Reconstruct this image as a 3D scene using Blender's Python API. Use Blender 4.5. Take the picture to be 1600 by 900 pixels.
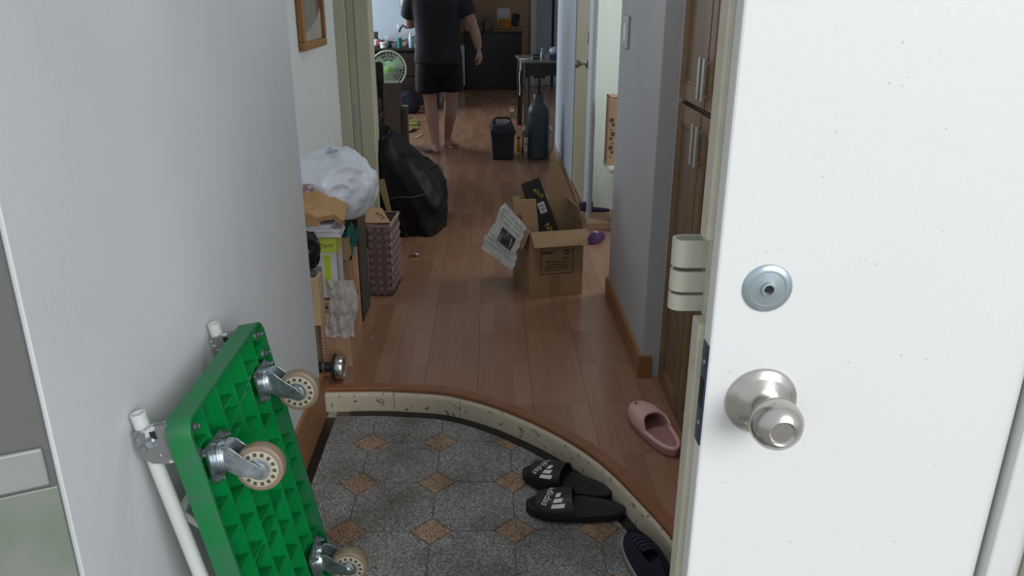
import bpy, bmesh, math, random
from mathutils import Vector, Matrix, noise
for o in list(bpy.data.objects): bpy.data.objects.remove(o)
SC = bpy.context.scene
COL = SC.collection
PI = math.pi
rnd = random.Random(7)

# ------------------------------------------------------------------ camera
def lin(c):
    c = c / 255.0
    return c / 12.92 if c <= .04045 else ((c + .055) / 1.055) ** 2.4
cam_d = bpy.data.cameras.new('camera')
cam = bpy.data.objects.new('camera', cam_d); COL.objects.link(cam)
cam_d.sensor_width = 36; cam_d.lens = 1233 / 1600 * 36; cam_d.clip_start = .02; cam_d.clip_end = 200
dn = Vector((-13, -3320, -1233)).normalized()
fw = Vector((-35, 458, -1233)); fw = (fw - dn * fw.dot(dn)).normalized()
up = -dn; rt = fw.cross(up)
cam.matrix_world = Matrix((rt, fw, up)).to_4x4()
cam.location = (0, 0, 1.3)
SC.camera = cam
# ------------------------------------------------------------------ light
SC.view_settings.view_transform = 'Standard'; SC.view_settings.look = 'None'
SC.view_settings.gamma = 1; SC.view_settings.use_curve_mapping = False
SC.view_settings.exposure = 0.05
w = bpy.data.worlds.new('overcast_sky'); SC.world = w; w.use_nodes = True
bg = w.node_tree.nodes['Background']; bg.inputs[0].default_value = (.90, .95, 1.0, 1); bg.inputs[1].default_value = .72
sun_d = bpy.data.lights.new('hazy_sun', 'SUN'); sun_d.energy = 2.1; sun_d.angle = math.radians(38); sun_d.color = (.98, .985, 1.0)
sun = bpy.data.objects.new('hazy_sun', sun_d); COL.objects.link(sun); sun.location = (3, -6, 4)
_el, _az = math.radians(22), math.radians(32)      # from behind the camera, a little to the right
sun.rotation_euler = Vector((-math.sin(_az)*math.cos(_el), math.cos(_az)*math.cos(_el), -math.sin(_el))).to_track_quat('-Z', 'Y').to_euler()
def area(name, loc, rot, sx, sy, power, col):
    l = bpy.data.lights.new(name, 'AREA'); l.shape = 'RECTANGLE'; l.size = sx; l.size_y = sy
    l.energy = power; l.color = col
    o = bpy.data.objects.new(name, l); COL.objects.link(o); o.location = loc; o.rotation_euler = rot
    return o
# daylight entering by the living-room window (left) and the side-room window (right)
area('living_room_window_daylight', (-3.1, 8.6, 1.55), (0, -PI / 2, 0), 1.5, 3.0, 115, (.80, .91, 1.0))
area('side_room_window_daylight', (2.3, 4.1, 1.7), (0, PI / 2, 0),   .8, .7, 22, (.95, 1.0, .96))

# ------------------------------------------------------------------ helpers
def c3(c): return (lin(c[0]), lin(c[1]), lin(c[2]), 1)
MATS = {}
def mat(name, col, rough=.6, metal=0, var=.12, scale=6, bump=0, bscale=60, col2=None, lo=.4, hi=.6, trans=0, alpha=1, coat=0, spec=.5, detail=4):
    if name in MATS: return MATS[name]
    m = bpy.data.materials.new(name); m.use_nodes = True
    nt = m.node_tree; N = nt.nodes; L = nt.links
    b = N['Principled BSDF']
    b.inputs['Roughness'].default_value = rough; b.inputs['Metallic'].default_value = metal
    b.inputs['Specular IOR Level'].default_value = spec
    if trans: b.inputs['Transmission Weight'].default_value = trans
    if alpha < 1: b.inputs['Alpha'].default_value = alpha
    if coat: b.inputs['Coat Weight'].default_value = coat
    tc = N.new('ShaderNodeTexCoord')
    n = N.new('ShaderNodeTexNoise'); n.inputs['Scale'].default_value = scale; n.inputs['Detail'].default_value = detail
    L.new(tc.outputs['Object'], n.inputs['Vector'])
    r = N.new('ShaderNodeValToRGB')
    a = c3(col)
    if col2 is None:
        A = tuple(x * (1 - var) for x in a[:3]) + (1,); B = tuple(min(1, x * (1 + var)) for x in a[:3]) + (1,)
        r.color_ramp.elements[0].position = .3; r.color_ramp.elements[1].position = .7
    else:
        A = a; B = c3(col2)
        r.color_ramp.elements[0].position = lo; r.color_ramp.elements[1].position = hi
    r.color_ramp.elements[0].color = A; r.color_ramp.elements[1].color = B
    L.new(n.outputs['Fac'], r.inputs['Fac']); L.new(r.outputs['Color'], b.inputs['Base Color'])
    if bump:
        n2 = N.new('ShaderNodeTexNoise'); n2.inputs['Scale'].default_value = bscale; n2.inputs['Detail'].default_value = 3
        L.new(tc.outputs['Object'], n2.inputs['Vector'])
        bp = N.new('ShaderNodeBump'); bp.inputs['Strength'].default_value = bump; bp.inputs['Distance'].default_value = .01
        L.new(n2.outputs['Fac'], bp.inputs['Height']); L.new(bp.outputs['Normal'], b.inputs['Normal'])
    MATS[name] = m
    return m

def frame_of(d, upv=Vector((0, 0, 1))):
    d = d.normalized()
    if abs(d.dot(upv)) > .98: upv = Vector((1, 0, 0))
    x = d.cross(upv).normalized(); y = x.cross(d).normalized()
    return x, y

class MB:
    def __init__(s): s.v = []; s.f = []; s.mi = []; s.sm = []
    def add(s, vs, fs, mi=0, sm=False, M=None):
        o = len(s.v)
        for p in vs:
            p = Vector(p)
            s.v.append(M @ p if M is not None else p)
        for f in fs:
            s.f.append([o + i for i in f]); s.mi.append(mi); s.sm.append(sm)
        return s
    def box(s, a, b, mi=0, M=None):
        x0, x1 = sorted((a[0], b[0])); y0, y1 = sorted((a[1], b[1])); z0, z1 = sorted((a[2], b[2]))
        vs = [(x0,y0,z0),(x1,y0,z0),(x1,y1,z0),(x0,y1,z0),(x0,y0,z1),(x1,y0,z1),(x1,y1,z1),(x0,y1,z1)]
        return s.add(vs, [(0,3,2,1),(4,5,6,7),(0,1,5,4),(1,2,6,5),(2,3,7,6),(3,0,4,7)], mi, False, M)
    def prism(s, poly, z0, z1, mi=0, M=None, sm=False):
        n = len(poly)
        A = sum(poly[i][0]*poly[(i+1)%n][1]-poly[(i+1)%n][0]*poly[i][1] for i in range(n))
        if A < 0: poly = list(reversed(poly))
        vs = [(p[0], p[1], z0) for p in poly] + [(p[0], p[1], z1) for p in poly]
        s.add(vs, [tuple(reversed(range(n))), tuple(range(n, 2*n))], mi, False, M)
        o = len(s.v) - 2*n
        for i in range(n):
            j = (i+1) % n
            s.f.append([o+i, o+j, o+n+j, o+n+i]); s.mi.append(mi); s.sm.append(sm)
        return s
    def loft(s, rings, caps=True, mi=0, sm=True, M=None, closed=True):
        n = len(rings[0]); vs = [p for r in rings for p in r]; fs = []
        for k in range(len(rings)-1):
            for i in range(n if closed else n-1):
                j = (i+1) % n
                fs.append((k*n+i, k*n+j, (k+1)*n+j, (k+1)*n+i))
        s.add(vs, fs, mi, sm, M)
        if caps:
            o = len(s.v) - len(vs)
            s.f.append([o+i for i in reversed(range(n))]); s.mi.append(mi); s.sm.append(False)
            s.f.append([o+(len(rings)-1)*n+i for i in range(n)]); s.mi.append(mi); s.sm.append(False)
        return s
    def tube(s, pts, r, n=10, caps=True, mi=0, M=None, flat=1.0):
        pts = [Vector(p) for p in pts]; rs = r if isinstance(r, (list, tuple)) else [r]*len(pts)
        rings = []; px = None
        for i, p in enumerate(pts):
            d = (pts[min(i+1, len(pts)-1)] - pts[max(i-1, 0)]).normalized()
            if px is None: x, y = frame_of(d)
            else:
                x = (px - d*px.dot(d)).normalized(); y = d.cross(x)
                y = -y if False else y
            px = x; y = d.cross(x).normalized()
            rings.append([p + (x*math.cos(2*PI*k/n) + y*flat*math.sin(2*PI*k/n))*rs[i] for k in range(n)])
        return s.loft(rings, caps, mi, True, M)
    def lathe(s, prof, n=24, o=(0,0,0), ax=(0,0,1), mi=0, M=None, sm=True):
        o = Vector(o); ax = Vector(ax).normalized(); x, y = frame_of(ax)
        rings = [[o + ax*h + (x*math.cos(2*PI*k/n) + y*math.sin(2*PI*k/n))*max(r, 1e-5) for k in range(n)] for r, h in prof]
        return s.loft(rings, True, mi, sm, M)
    def grid(s, fn, nu, nv, mi=0, sm=True, M=None):
        vs = [fn(i/nu, j/nv) for j in range(nv+1) for i in range(nu+1)]
        fs = [(j*(nu+1)+i, j*(nu+1)+i+1, (j+1)*(nu+1)+i+1, (j+1)*(nu+1)+i) for j in range(nv) for i in range(nu)]
        return s.add(vs, fs, mi, sm, M)
    def slab(s, fn, nu, nv, th, mi=0, sm=True, M=None):
        # a sheet with real thickness; fn(u,v)->Vector, offset along the numeric normal
        e = 1e-3
        def nrm(u, v):
            a = fn(min(u+e,1), v) - fn(max(u-e,0), v); b = fn(u, min(v+e,1)) - fn(u, max(v-e,0))
            c = a.cross(b)
            return c.normalized() if c.length > 1e-12 else Vector((0,0,1))
        top = [[fn(i/nu, j/nv) for i in range(nu+1)] for j in range(nv+1)]
        bot = [[top[j][i] - nrm(i/nu, j/nv)*th for i in range(nu+1)] for j in range(nv+1)]
        W = nu+1; vs = [p for r in top for p in r] + [p for r in bot for p in r]; o = W*(nv+1); fs = []
        for j in range(nv):
            for i in range(nu):
                a = j*W+i
                fs.append((a, a+1, a+W+1, a+W)); fs.append((o+a, o+a+W, o+a+W+1, o+a+1))
        for j in range(nv):
            a = j*W; fs.append((a, a+W, o+a+W, o+a)); a = j*W+nu; fs.append((a, o+a, o+a+W, a+W))
        for i in range(nu):
            fs.append((i, o+i, o+i+1, i+1)); a = nv*W+i; fs.append((a, a+1, o+a+1, o+a))
        return s.add(vs, fs, mi, sm, M)
    def mesh(s, name, mats, bevel=0, seg=2, ang=.6):
        me = bpy.data.meshes.new(name)
        me.from_pydata([tuple(p) for p in s.v], [], s.f)
        for m in (mats if isinstance(mats, (list, tuple)) else [mats]): me.materials.append(m)
        me.polygons.foreach_set('material_index', s.mi); me.polygons.foreach_set('use_smooth', s.sm)
        bm = bmesh.new(); bm.from_mesh(me)
        bmesh.ops.recalc_face_normals(bm, faces=bm.faces)
        if bevel:
            es = [e for e in bm.edges if len(e.link_faces) == 2 and e.calc_face_angle(0) > ang]
            bmesh.ops.bevel(bm, geom=es, offset=bevel, segments=seg, affect='EDGES', profile=.5, clamp_overlap=True)
        for e in bm.edges:
            if len(e.link_faces) == 2 and e.calc_face_angle(0) > .75: e.smooth = False
        bm.to_mesh(me); bm.free(); me.update()
        return me
    def build(s, name, mats, parent=None, bevel=0, seg=2, loc=None, rot=None, ang=.6):
        return link(name, s.mesh(name, mats, bevel, seg, ang), parent, loc, rot)
def link(name, me, parent=None, loc=None, rot=None):
    o = bpy.data.objects.new(name, me); COL.objects.link(o)
    if parent: o.parent = parent
    if loc: o.location = loc
    if rot: o.rotation_euler = rot
    return o
def tag(o, label, cat, group=None, kind=None):
    o['label'] = label; o['category'] = cat
    if group: o['group'] = group
    if kind: o['kind'] = kind
    return o
def thing(name, label, cat, loc=(0,0,0), rot=(0,0,0), group=None):
    o = bpy.data.objects.new(name, None); COL.objects.link(o); o.empty_display_size = .05
    o.location = loc; o.rotation_euler = rot
    return tag(o, label, cat, group)
def bx(name, a, b, m, parent=None, bevel=0, **k):
    return MB().box(a, b).build(name, m, parent, bevel, **k)
def RX(a): return Matrix.Rotation(a, 4, 'X')
def RY(a): return Matrix.Rotation(a, 4, 'Y')
def RZ(a): return Matrix.Rotation(a, 4, 'Z')
def T(x, y, z): return Matrix.Translation((x, y, z))
_txt = {}
def text_geo(s, size):
    key = s
    if key not in _txt:
        cu = bpy.data.curves.new('t', 'FONT'); cu.body = s; cu.size = 1; cu.resolution_u = 3
        ob = bpy.data.objects.new('t', cu); COL.objects.link(ob)
        bpy.context.view_layer.update()
        me = bpy.data.meshes.new_from_object(ob.evaluated_get(bpy.context.evaluated_depsgraph_get()))
        vs = [v.co.copy() for v in me.vertices]; fs = [list(p.vertices) for p in me.polygons]
        bpy.data.objects.remove(ob); bpy.data.meshes.remove(me); bpy.data.curves.remove(cu)
        xs = [v.x for v in vs] or [0]; ys = [v.y for v in vs] or [0]
        _txt[key] = (vs, fs, min(xs), max(xs), min(ys), max(ys))
    vs, fs, x0, x1, y0, y1 = _txt[key]
    h = size
    return [((v.x-x0)*h, (v.y-y0)*h) for v in vs], fs, (x1-x0)*h, (y1-y0)*h
def put_text(mb, s, size, M, width=None, center=True):
    vs, fs, wd, hg = text_geo(s, size)
    k = width/wd if width else 1
    mb.add([(x*k-(wd*k/2 if center else 0), y*k, 0) for x, y in vs], fs, 0, False, M)
def remesh(mb, name, mats, voxel, parent=None, smooth=3):
    me = mb.mesh(name, mats)
    ob = bpy.data.objects.new('tmp', me); COL.objects.link(ob)
    r = ob.modifiers.new('r', 'REMESH'); r.mode = 'VOXEL'; r.voxel_size = voxel; r.use_smooth_shade = True
    sm = ob.modifiers.new('s', 'SMOOTH'); sm.factor = .5; sm.iterations = smooth
    bpy.context.view_layer.update()
    m2 = bpy.data.meshes.new_from_object(ob.evaluated_get(bpy.context.evaluated_depsgraph_get())); m2.name = name
    bpy.data.objects.remove(ob)
    m2.materials.clear(); m2.materials.append(mats if not isinstance(mats, (list, tuple)) else mats[0])
    for p in m2.polygons: p.material_index = 0
    return link(name, m2, parent)
def blob(name, m, parent, c, r, fold=.12, fs=4.0, seed=0, sub=4, flat=None, sq=2.6, shape=None):
    """a crumpled bag: superellipsoid with ridged folds; flat = z below which it is squashed level"""
    bm = bmesh.new(); bmesh.ops.create_icosphere(bm, subdivisions=sub, radius=1)
    off = Vector((seed*3.1, seed*1.7, seed*.9))
    for v in bm.verts:
        d = v.co.normalized()
        k = (abs(d.x)**sq + abs(d.y)**sq + abs(d.z)**sq) ** (-1/sq)
        n1 = 1 - abs(noise.noise(d*fs + off))*2.2; n2 = 1 - abs(noise.noise(d*fs*2.3 + off*2))*2.2
        p = d*k*(1 + fold*(n1*.7 + n2*.35 - .5))
        p = Vector((p.x*r[0], p.y*r[1], p.z*r[2]))
        if shape: p = shape(p)
        if flat is not None and p.z < flat: p.z = flat + (p.z-flat)*.04
        v.co = p
    for f in bm.faces: f.smooth = True
    me = bpy.data.meshes.new(name); bm.to_mesh(me); bm.free(); me.materials.append(m)
    return link(name, me, parent, c)
def wave(x, y, s=1, seed=0): return noise.noise(Vector((x*s, y*s, seed*7.3)))

# ------------------------------------------------------------------ materials
M_wall = mat('white_wallpaper', (206, 209, 212), .75, var=.03, scale=3, bump=.05, bscale=220)
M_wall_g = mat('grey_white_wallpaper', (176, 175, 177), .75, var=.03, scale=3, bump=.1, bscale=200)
M_blue = mat('pale_blue_wall_paint', (170, 178, 188), .7, var=.03)
M_tan = mat('tan_wallpaper', (184, 152, 126), .8, var=.05, scale=2)
M_ceil = mat('ceiling_paper', (205, 205, 200), .8, var=.02)
M_cream = mat('cream_frame_paint', (186, 182, 160), .45, var=.05, scale=5)
M_beige = mat('beige_door_paint', (168, 158, 128), .5, var=.05)
M_white = mat('white_paint', (214, 216, 214), .5, var=.03)
M_door = mat('white_door_enamel', (222, 223, 222), .42, var=.015, scale=2, bump=.025, bscale=120)
M_dooredge = mat('yellowed_door_enamel', (196, 190, 172), .45, var=.07, scale=30)
M_basew = mat('brown_skirting_wood', (146, 100, 62), .5, var=.12, scale=12)
M_cabw = mat('oak_cabinet_wood', (122, 94, 66), .5, var=.12, scale=10)
M_cabp = mat('oak_cabinet_panel', (112, 90, 66), .55, var=.12, scale=8)
M_chrome = mat('polished_chrome', (205, 205, 205), .18, 1, var=.03)
M_brush = mat('brushed_steel', (190, 186, 180), .28, 1, var=.06, scale=60)
M_zinc = mat('zinc_plated_steel', (165, 175, 180), .3, .9, var=.3, scale=40, bump=.1, bscale=90)
M_alu = mat('aluminium_handle', (200, 200, 196), .35, .7, var=.03)
M_green = mat('green_plastic', (2, 122, 58), .36, var=.18, scale=12, bump=.05, bscale=60)
M_greyst = mat('grey_painted_steel', (186, 188, 188), .45, 0, col2=(110, 112, 112), lo=.42, hi=.30, scale=45)
M_whitest = mat('white_tube_paint', (196, 198, 196), .4, var=.05)
M_rubber = mat('translucent_brown_rubber', (128, 112, 92), .4, var=.08)
M_wheelc = mat('pale_wheel_plastic', (168, 164, 146), .45, var=.06)
M_wheelh = mat('dark_wheel_slot', (70, 64, 54), .6)
M_black = mat('black_rubber', (20, 20, 22), .6, var=.1)
M_blackbag = mat('black_bag_film', (13, 14, 17), .36, var=.1, bump=.2, bscale=14)
M_carton = mat('corrugated_cardboard', (158, 128, 96), .8, var=.07, scale=5)
M_carton2 = mat('pale_cardboard', (186, 150, 118), .8, var=.06, scale=5)
M_carton3 = mat('dull_cardboard', (128, 106, 82), .85, var=.08, scale=5)
M_ink = mat('dark_print_ink', (62, 44, 32), .8)
M_ink2 = mat('brown_print_ink', (140, 96, 70), .8)
M_dark = mat('dark_stained_wood', (38, 28, 24), .4, var=.15)
M_blackl = mat('black_laminate', (22, 22, 24), .22, var=.1)
M_skin = mat('skin', (176, 138, 122), .5, var=.06, scale=12)
M_hair = mat('dark_hair', (24, 20, 18), .55)
M_shirt = mat('charcoal_jersey', (38, 38, 44), .85, var=.12, scale=9, bump=.15, bscale=12)
M_short = mat('black_cotton', (14, 14, 16), .85, var=.1, bump=.15, bscale=12)
M_paper = mat('white_paper', (205, 203, 208), .7, var=.03)
M_lime = mat('lime_print', (186, 206, 30), .6, var=.04)
M_lime2 = mat('pale_lime_board', (196, 208, 82), .6, var=.04)
M_teal = mat('teal_plastic', (18, 120, 118), .4, var=.15, scale=30)
M_navy = mat('navy_fabric', (22, 26, 44), .7, var=.15, scale=30)
M_navyp = mat('dark_navy_plastic', (30, 34, 46), .45, var=.1)
M_steelblue = mat('blue_grey_cylinder_paint', (62, 74, 82), .32, var=.06)
M_purple = mat('purple_felt', (66, 40, 84), .8, var=.15, scale=30)
M_pink = mat('dusty_pink_rubber', (212, 170, 164), .5, var=.03)
M_pinkd = mat('pink_footbed', (170, 124, 122), .6, var=.04)
M_orange = mat('orange_plastic', (190, 124, 30), .45, var=.08)
M_gold = mat('gold_foil', (206, 170, 60), .4, .4, var=.05)
M_glass = mat('clear_glass', (220, 230, 235), .08, trans=.85, var=.01)
M_bubble = mat('clear_bubble_film', (214, 212, 210), .18, trans=.3, var=.05, bump=.6, bscale=90, alpha=.55)
M_bagw = mat('white_bag_film', (210, 216, 226), .38, var=.05, scale=7, bump=.25, bscale=18)
M_brownp = mat('brown_kraft_paper', (176, 140, 96), .75, var=.06, bump=.15, bscale=20)

def wood_floor_mat():
    m = bpy.data.materials.new('three_strip_laminate'); m.use_nodes = True
    nt = m.node_tree; N = nt.nodes; L = nt.links; b = N['Principled BSDF']
    g = N.new('ShaderNodeNewGeometry'); sep = N.new('ShaderNodeSeparateXYZ'); cmb = N.new('ShaderNodeCombineXYZ')
    L.new(g.outputs['Position'], sep.inputs[0])
    ax = N.new('ShaderNodeMath'); ax.operation = 'ADD'; ax.inputs[1].default_value = .05; L.new(sep.outputs[0], ax.inputs[0])
    L.new(sep.outputs[1], cmb.inputs[0]); L.new(ax.outputs[0], cmb.inputs[1])
    br = N.new('ShaderNodeTexBrick'); br.inputs['Scale'].default_value = 1; br.inputs['Brick Width'].default_value = .31
    br.inputs['Row Height'].default_value = .19/3; br.inputs['Mortar Size'].default_value = .0006; br.offset = .37; br.offset_frequency = 1
    br.inputs['Color1'].default_value = c3((160, 120, 96)); br.inputs['Color2'].default_value = c3((142, 104, 82)); br.inputs['Mortar'].default_value = c3((122, 86, 68))
    L.new(cmb.outputs[0], br.inputs['Vector'])
    mp = N.new('ShaderNodeMapping'); mp.inputs['Scale'].default_value = (70, 4, 4); L.new(g.outputs['Position'], mp.inputs[0])
    n = N.new('ShaderNodeTexNoise'); n.inputs['Scale'].default_value = 1; n.inputs['Detail'].default_value = 5; L.new(mp.outputs[0], n.inputs['Vector'])
    mx = N.new('ShaderNodeMix'); mx.data_type = 'RGBA'; mx.blend_type = 'MULTIPLY'; mx.inputs[0].default_value = .35
    rp = N.new('ShaderNodeValToRGB'); rp.color_ramp.elements[0].color = (.7, .65, .62, 1); rp.color_ramp.elements[0].position = .3; rp.color_ramp.elements[1].position = .7
    L.new(n.outputs['Fac'], rp.inputs[0]); L.new(br.outputs['Color'], mx.inputs[6]); L.new(rp.outputs[0], mx.inputs[7])
    L.new(mx.outputs[2], b.inputs['Base Color']); b.inputs['Roughness'].default_value = .26
    return m
M_floor = wood_floor_mat()
def granite(name, base, specks):
    m = bpy.data.materials.new(name); m.use_nodes = True
    nt = m.node_tree; N = nt.nodes; L = nt.links; b = N['Principled BSDF']
    g = N.new('ShaderNodeNewGeometry')
    v = N.new('ShaderNodeTexVoronoi'); v.inputs['Scale'].default_value = 330; L.new(g.outputs['Position'], v.inputs['Vector'])
    sp = N.new('ShaderNodeSeparateColor'); L.new(v.outputs['Color'], sp.inputs[0])
    r = N.new('ShaderNodeValToRGB'); r.color_ramp.interpolation = 'CONSTANT'
    for i, (p, c) in enumerate(specks):
        e = r.color_ramp.elements[i] if i < 2 else r.color_ramp.elements.new(p)
        e.position = p; e.color = c3(c)
    L.new(sp.outputs[0], r.inputs[0])
    n = N.new('ShaderNodeTexNoise'); n.inputs['Scale'].default_value = 7; n.inputs['Detail'].default_value = 4; L.new(g.outputs['Position'], n.inputs['Vector'])
    rp = N.new('ShaderNodeValToRGB'); rp.color_ramp.elements[0].color = c3((206, 200, 192)); rp.color_ramp.elements[0].position = .35; rp.color_ramp.elements[1].color = (1, 1, 1, 1); rp.color_ramp.elements[1].position = .6
    L.new(n.outputs['Fac'], rp.inputs[0])
    mx = N.new('ShaderNodeMix'); mx.data_type = 'RGBA'; mx.blend_type = 'MULTIPLY'; mx.inputs[0].default_value = 1
    L.new(r.outputs[0], mx.inputs[6]); L.new(rp.outputs[0], mx.inputs[7]); L.new(mx.outputs[2], b.inputs['Base Color'])
    b.inputs['Roughness'].default_value = .55
    return m
M_tile = granite('grey_speckled_tile', None, [(0, (88, 88, 88)), (.22, (122, 121, 120)), (.5, (148, 147, 145)), (.78, (176, 175, 172)), (.92, (110, 100, 90))])
M_diam = granite('pink_speckled_tile', None, [(0, (92, 70, 54)), (.2, (150, 122, 98)), (.55, (172, 142, 116)), (.85, (190, 164, 138))])
M_btile = mat('black_border_tile', (26, 26, 28), .3, var=.15, scale=20)
M_grout = mat('dark_grout', (92, 88, 82), .9, var=.2, scale=30)
M_curb = mat('chipped_white_curb_paint', (206, 194, 172), .5, col2=(120, 106, 88), lo=.62, hi=.68, scale=48, bump=.1, bscale=60)
M_nose = mat('brown_wood_nosing', (140, 92, 62), .4, var=.15, scale=18)

# ------------------------------------------------------------------ the setting
EZ = -.088                                     # entry floor level
CURVE = [(-.60, 2.489), (-.50, 2.49), (-.384, 2.489), (-.27, 2.476), (-.155, 2.453), (-.02, 2.381), (.108, 2.277), (.225, 2.152), (.326, 2.0), (.407, 1.806), (.452, 1.677), (.478, 1.55), (.49, 1.40), (.495, 1.15), (.495, .80)]
def spline(pts, per=6):
    out = []
    P = [Vector((p[0], p[1], 0)) for p in pts]
    for i in range(len(P)-1):
        p0 = P[max(i-1, 0)]; p1 = P[i]; p2 = P[i+1]; p3 = P[min(i+2, len(P)-1)]
        for k in range(per):
            t = k/per
            out.append(.5*((2*p1)+(p2-p0)*t+(2*p0-5*p1+4*p2-p3)*t*t+(3*p1-p0-3*p2+p3)*t**3))
    out.append(P[-1]); return out
CV = spline(CURVE)
def offset(line, d):
    out = []
    for i, p in enumerate(line):
        t = (line[min(i+1, len(line)-1)] - line[max(i-1, 0)]).normalized()
        out.append(p + Vector((-t.y, t.x, 0))*d)      # + = towards the hall (left of travel)
    return out
def curve_y(x, line):
    best = None
    for a, b in zip(line, line[1:]):
        if (a.x-x)*(b.x-x) <= 0 and abs(a.x-b.x) > 1e-9:
            y = a.y + (b.y-a.y)*(x-a.x)/(b.x-a.x)
            best = y if best is None else max(best, y)
    return best

# hall floor: planks cut to the curved step
NOSE_IN = offset(CV, .043)
_b = offset(CV, .046)
_poly = [(p.x, p.y) for p in _b if -.58 < p.x < .6] + [(.62, .8), (.62, 3.4), (2.4, 3.4), (2.4, 12.5), (-3.2, 12.5), (-3.2, 4.4), (-.81, 4.4), (-.81, 2.4), (-.62, 2.4), (-.62, 2.537)]
floor = tag(MB().prism(_poly, -.04, -.0115).build('floor', M_grout), 'brown laminate floor of the hall and the room beyond', 'floor', kind='structure')
rseed = random.Random(3)
def plank(x0, x1, y0, y1):
    g = .0006
    x0 += g; x1 -= g; y0 += g; y1 -= g
    n = 6; xs = [x0+(x1-x0)*i/n for i in range(n+1)]
    lo = []
    for x in xs:
        c = curve_y(x, NOSE_IN)
        if c is None: c = 2.53 if x < 0 else .85
        lo.append(max(y0, c))
    if min(lo) >= y1-.002: return
    hi = [max(y1, l+.0005) for l in lo]
    mb = MB()
    for z, rev in ((0, False), (-.012, True)): pass
    vs = [(x, l, 0) for x, l in zip(xs, lo)] + [(x, h, 0) for x, h in zip(xs, hi)]
    vs += [(x, l, -.012) for x, l in zip(xs, lo)] + [(x, h, -.012) for x, h in zip(xs, hi)]
    W = n+1; fs = []
    for i in range(n):
        fs += [(i, i+1, W+i+1, W+i), (2*W+i, 3*W+i, 3*W+i+1, 2*W+i+1), (i, 2*W+i, 2*W+i+1, i+1), (W+i, W+i+1, 3*W+i+1, 3*W+i)]
    fs += [(0, W, 3*W, 2*W), (n, 2*W+n, 3*W+n, W+n)]
    mb.add(vs, fs).build('plank', M_floor, floor)
for i in range(-16, 10):
    x0 = -.05+.19*i; x1 = x0+.19
    ystart = .8 + rseed.random()*1.2 - 1.2
    y = ystart
    while y < 12.45:
        y1 = y+1.2
        a = max(y, 2.46 if x0 < -.3 else .8); b = min(y1, 12.45)
        in_hall = x1 > -.81 and x0 < .61
        if in_hall or b > 4.5:
            if not in_hall: a = max(a, 4.45)
            if x1 > .55 and not in_hall: a = max(a, 3.45 if x0 < 2.2 else 99)
            if b-a > .02: plank(x0, x1, a, b)
        y = y1

# entry floor: cut-corner tiles with diamond insets and a black border
entry = tag(bx('entry_floor', (-.62, .55, -.13), (.62, 2.52, EZ-.002), M_grout), 'grey speckled entry floor of cut corner tiles with pinkish diamonds', 'floor', kind='structure')
INN = offset(CV, -.036)
def clip(poly, a, b):
    out = []
    def side(p): return (b.x-a.x)*(p[1]-a.y)-(b.y-a.y)*(p[0]-a.x)
    for i in range(len(poly)):
        p, q = poly[i], poly[(i+1) % len(poly)]; sp, sq = side(p), side(q)
        if sp <= 0: out.append(p)
        if (sp < 0 < sq) or (sq < 0 < sp):
            t = sp/(sp-sq); out.append((p[0]+(q[0]-p[0])*t, p[1]+(q[1]-p[1])*t))
    return out
def region(poly):
    poly = clip(poly, Vector((-.546, 0)), Vector((-.546, 5)))
    for a, b in zip(INN, INN[1:]):
        if len(poly) < 3: return []
        poly = clip(poly, a, b)
    return poly
def parea(p): return abs(sum(p[i][0]*p[(i+1)%len(p)][1]-p[(i+1)%len(p)][0]*p[i][1] for i in range(len(p))))/2
PT = .232; DX, DY = -.403, 2.277; HD = .058; GR = .0016
for i in range(-2, 6):
    for j in range(-2, 8):
        cx, cy = DX+PT*i, DY-PT*j
        d = HD-GR*1.4
        p = region([(cx-d, cy), (cx, cy-d), (cx+d, cy), (cx, cy+d)])
        if len(p) > 2 and parea(p) > 2e-4 and cy > .6: MB().prism(p, EZ-.006, EZ).build('diamond_tile', M_diam, entry)
        ox, oy = cx+PT/2, cy-PT/2; h = PT/2-GR; k = h-HD+GR*.6
        p = region([(ox-h, oy-k), (ox-k, oy-h), (ox+k, oy-h), (ox+h, oy-k), (ox+h, oy+k), (ox+k, oy+h), (ox-k, oy+h), (ox-h, oy+k)])
        if len(p) > 2 and parea(p) > 4e-4 and oy > .6: MB().prism(p, EZ-.006, EZ).build('floor_tile', M_tile, entry)
# border along the curve and along the left wall
def band(i0, i1, dl, dh, z0, z1, name, m, parent, bevel=0):
    lo = offset(CV, dl)[i0:i1+1]; hi = offset(CV, dh)[i0:i1+1]
    rings = []
    for a, b in zip(lo, hi): rings.append([(a.x, a.y, z0), (b.x, b.y, z0), (b.x, b.y, z1), (a.x, a.y, z1)])
    return MB().loft(rings, True, 0, False).build(name, m, parent, bevel)
i = 6
while i < len(CV)-1:
    L_ = 0; j = i
    while j < len(CV)-1 and L_ < .2: L_ += (CV[j+1]-CV[j]).length; j += 1
    band(i, j, -.0345, -.0015, EZ-.006, EZ+.0005, 'border_tile', M_btile, entry); i = j
for k in range(8):
    y1 = 2.444-.21*k
    bx('border_tile', (-.577, y1-.207, EZ-.006), (-.548, y1, EZ+.0005), M_btile, entry)
bx('corner_tile', (-.577, 2.446, EZ-.006), (-.549, 2.487, EZ), mat('pale_corner_tile', (168, 156, 136), .5), entry)

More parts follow.
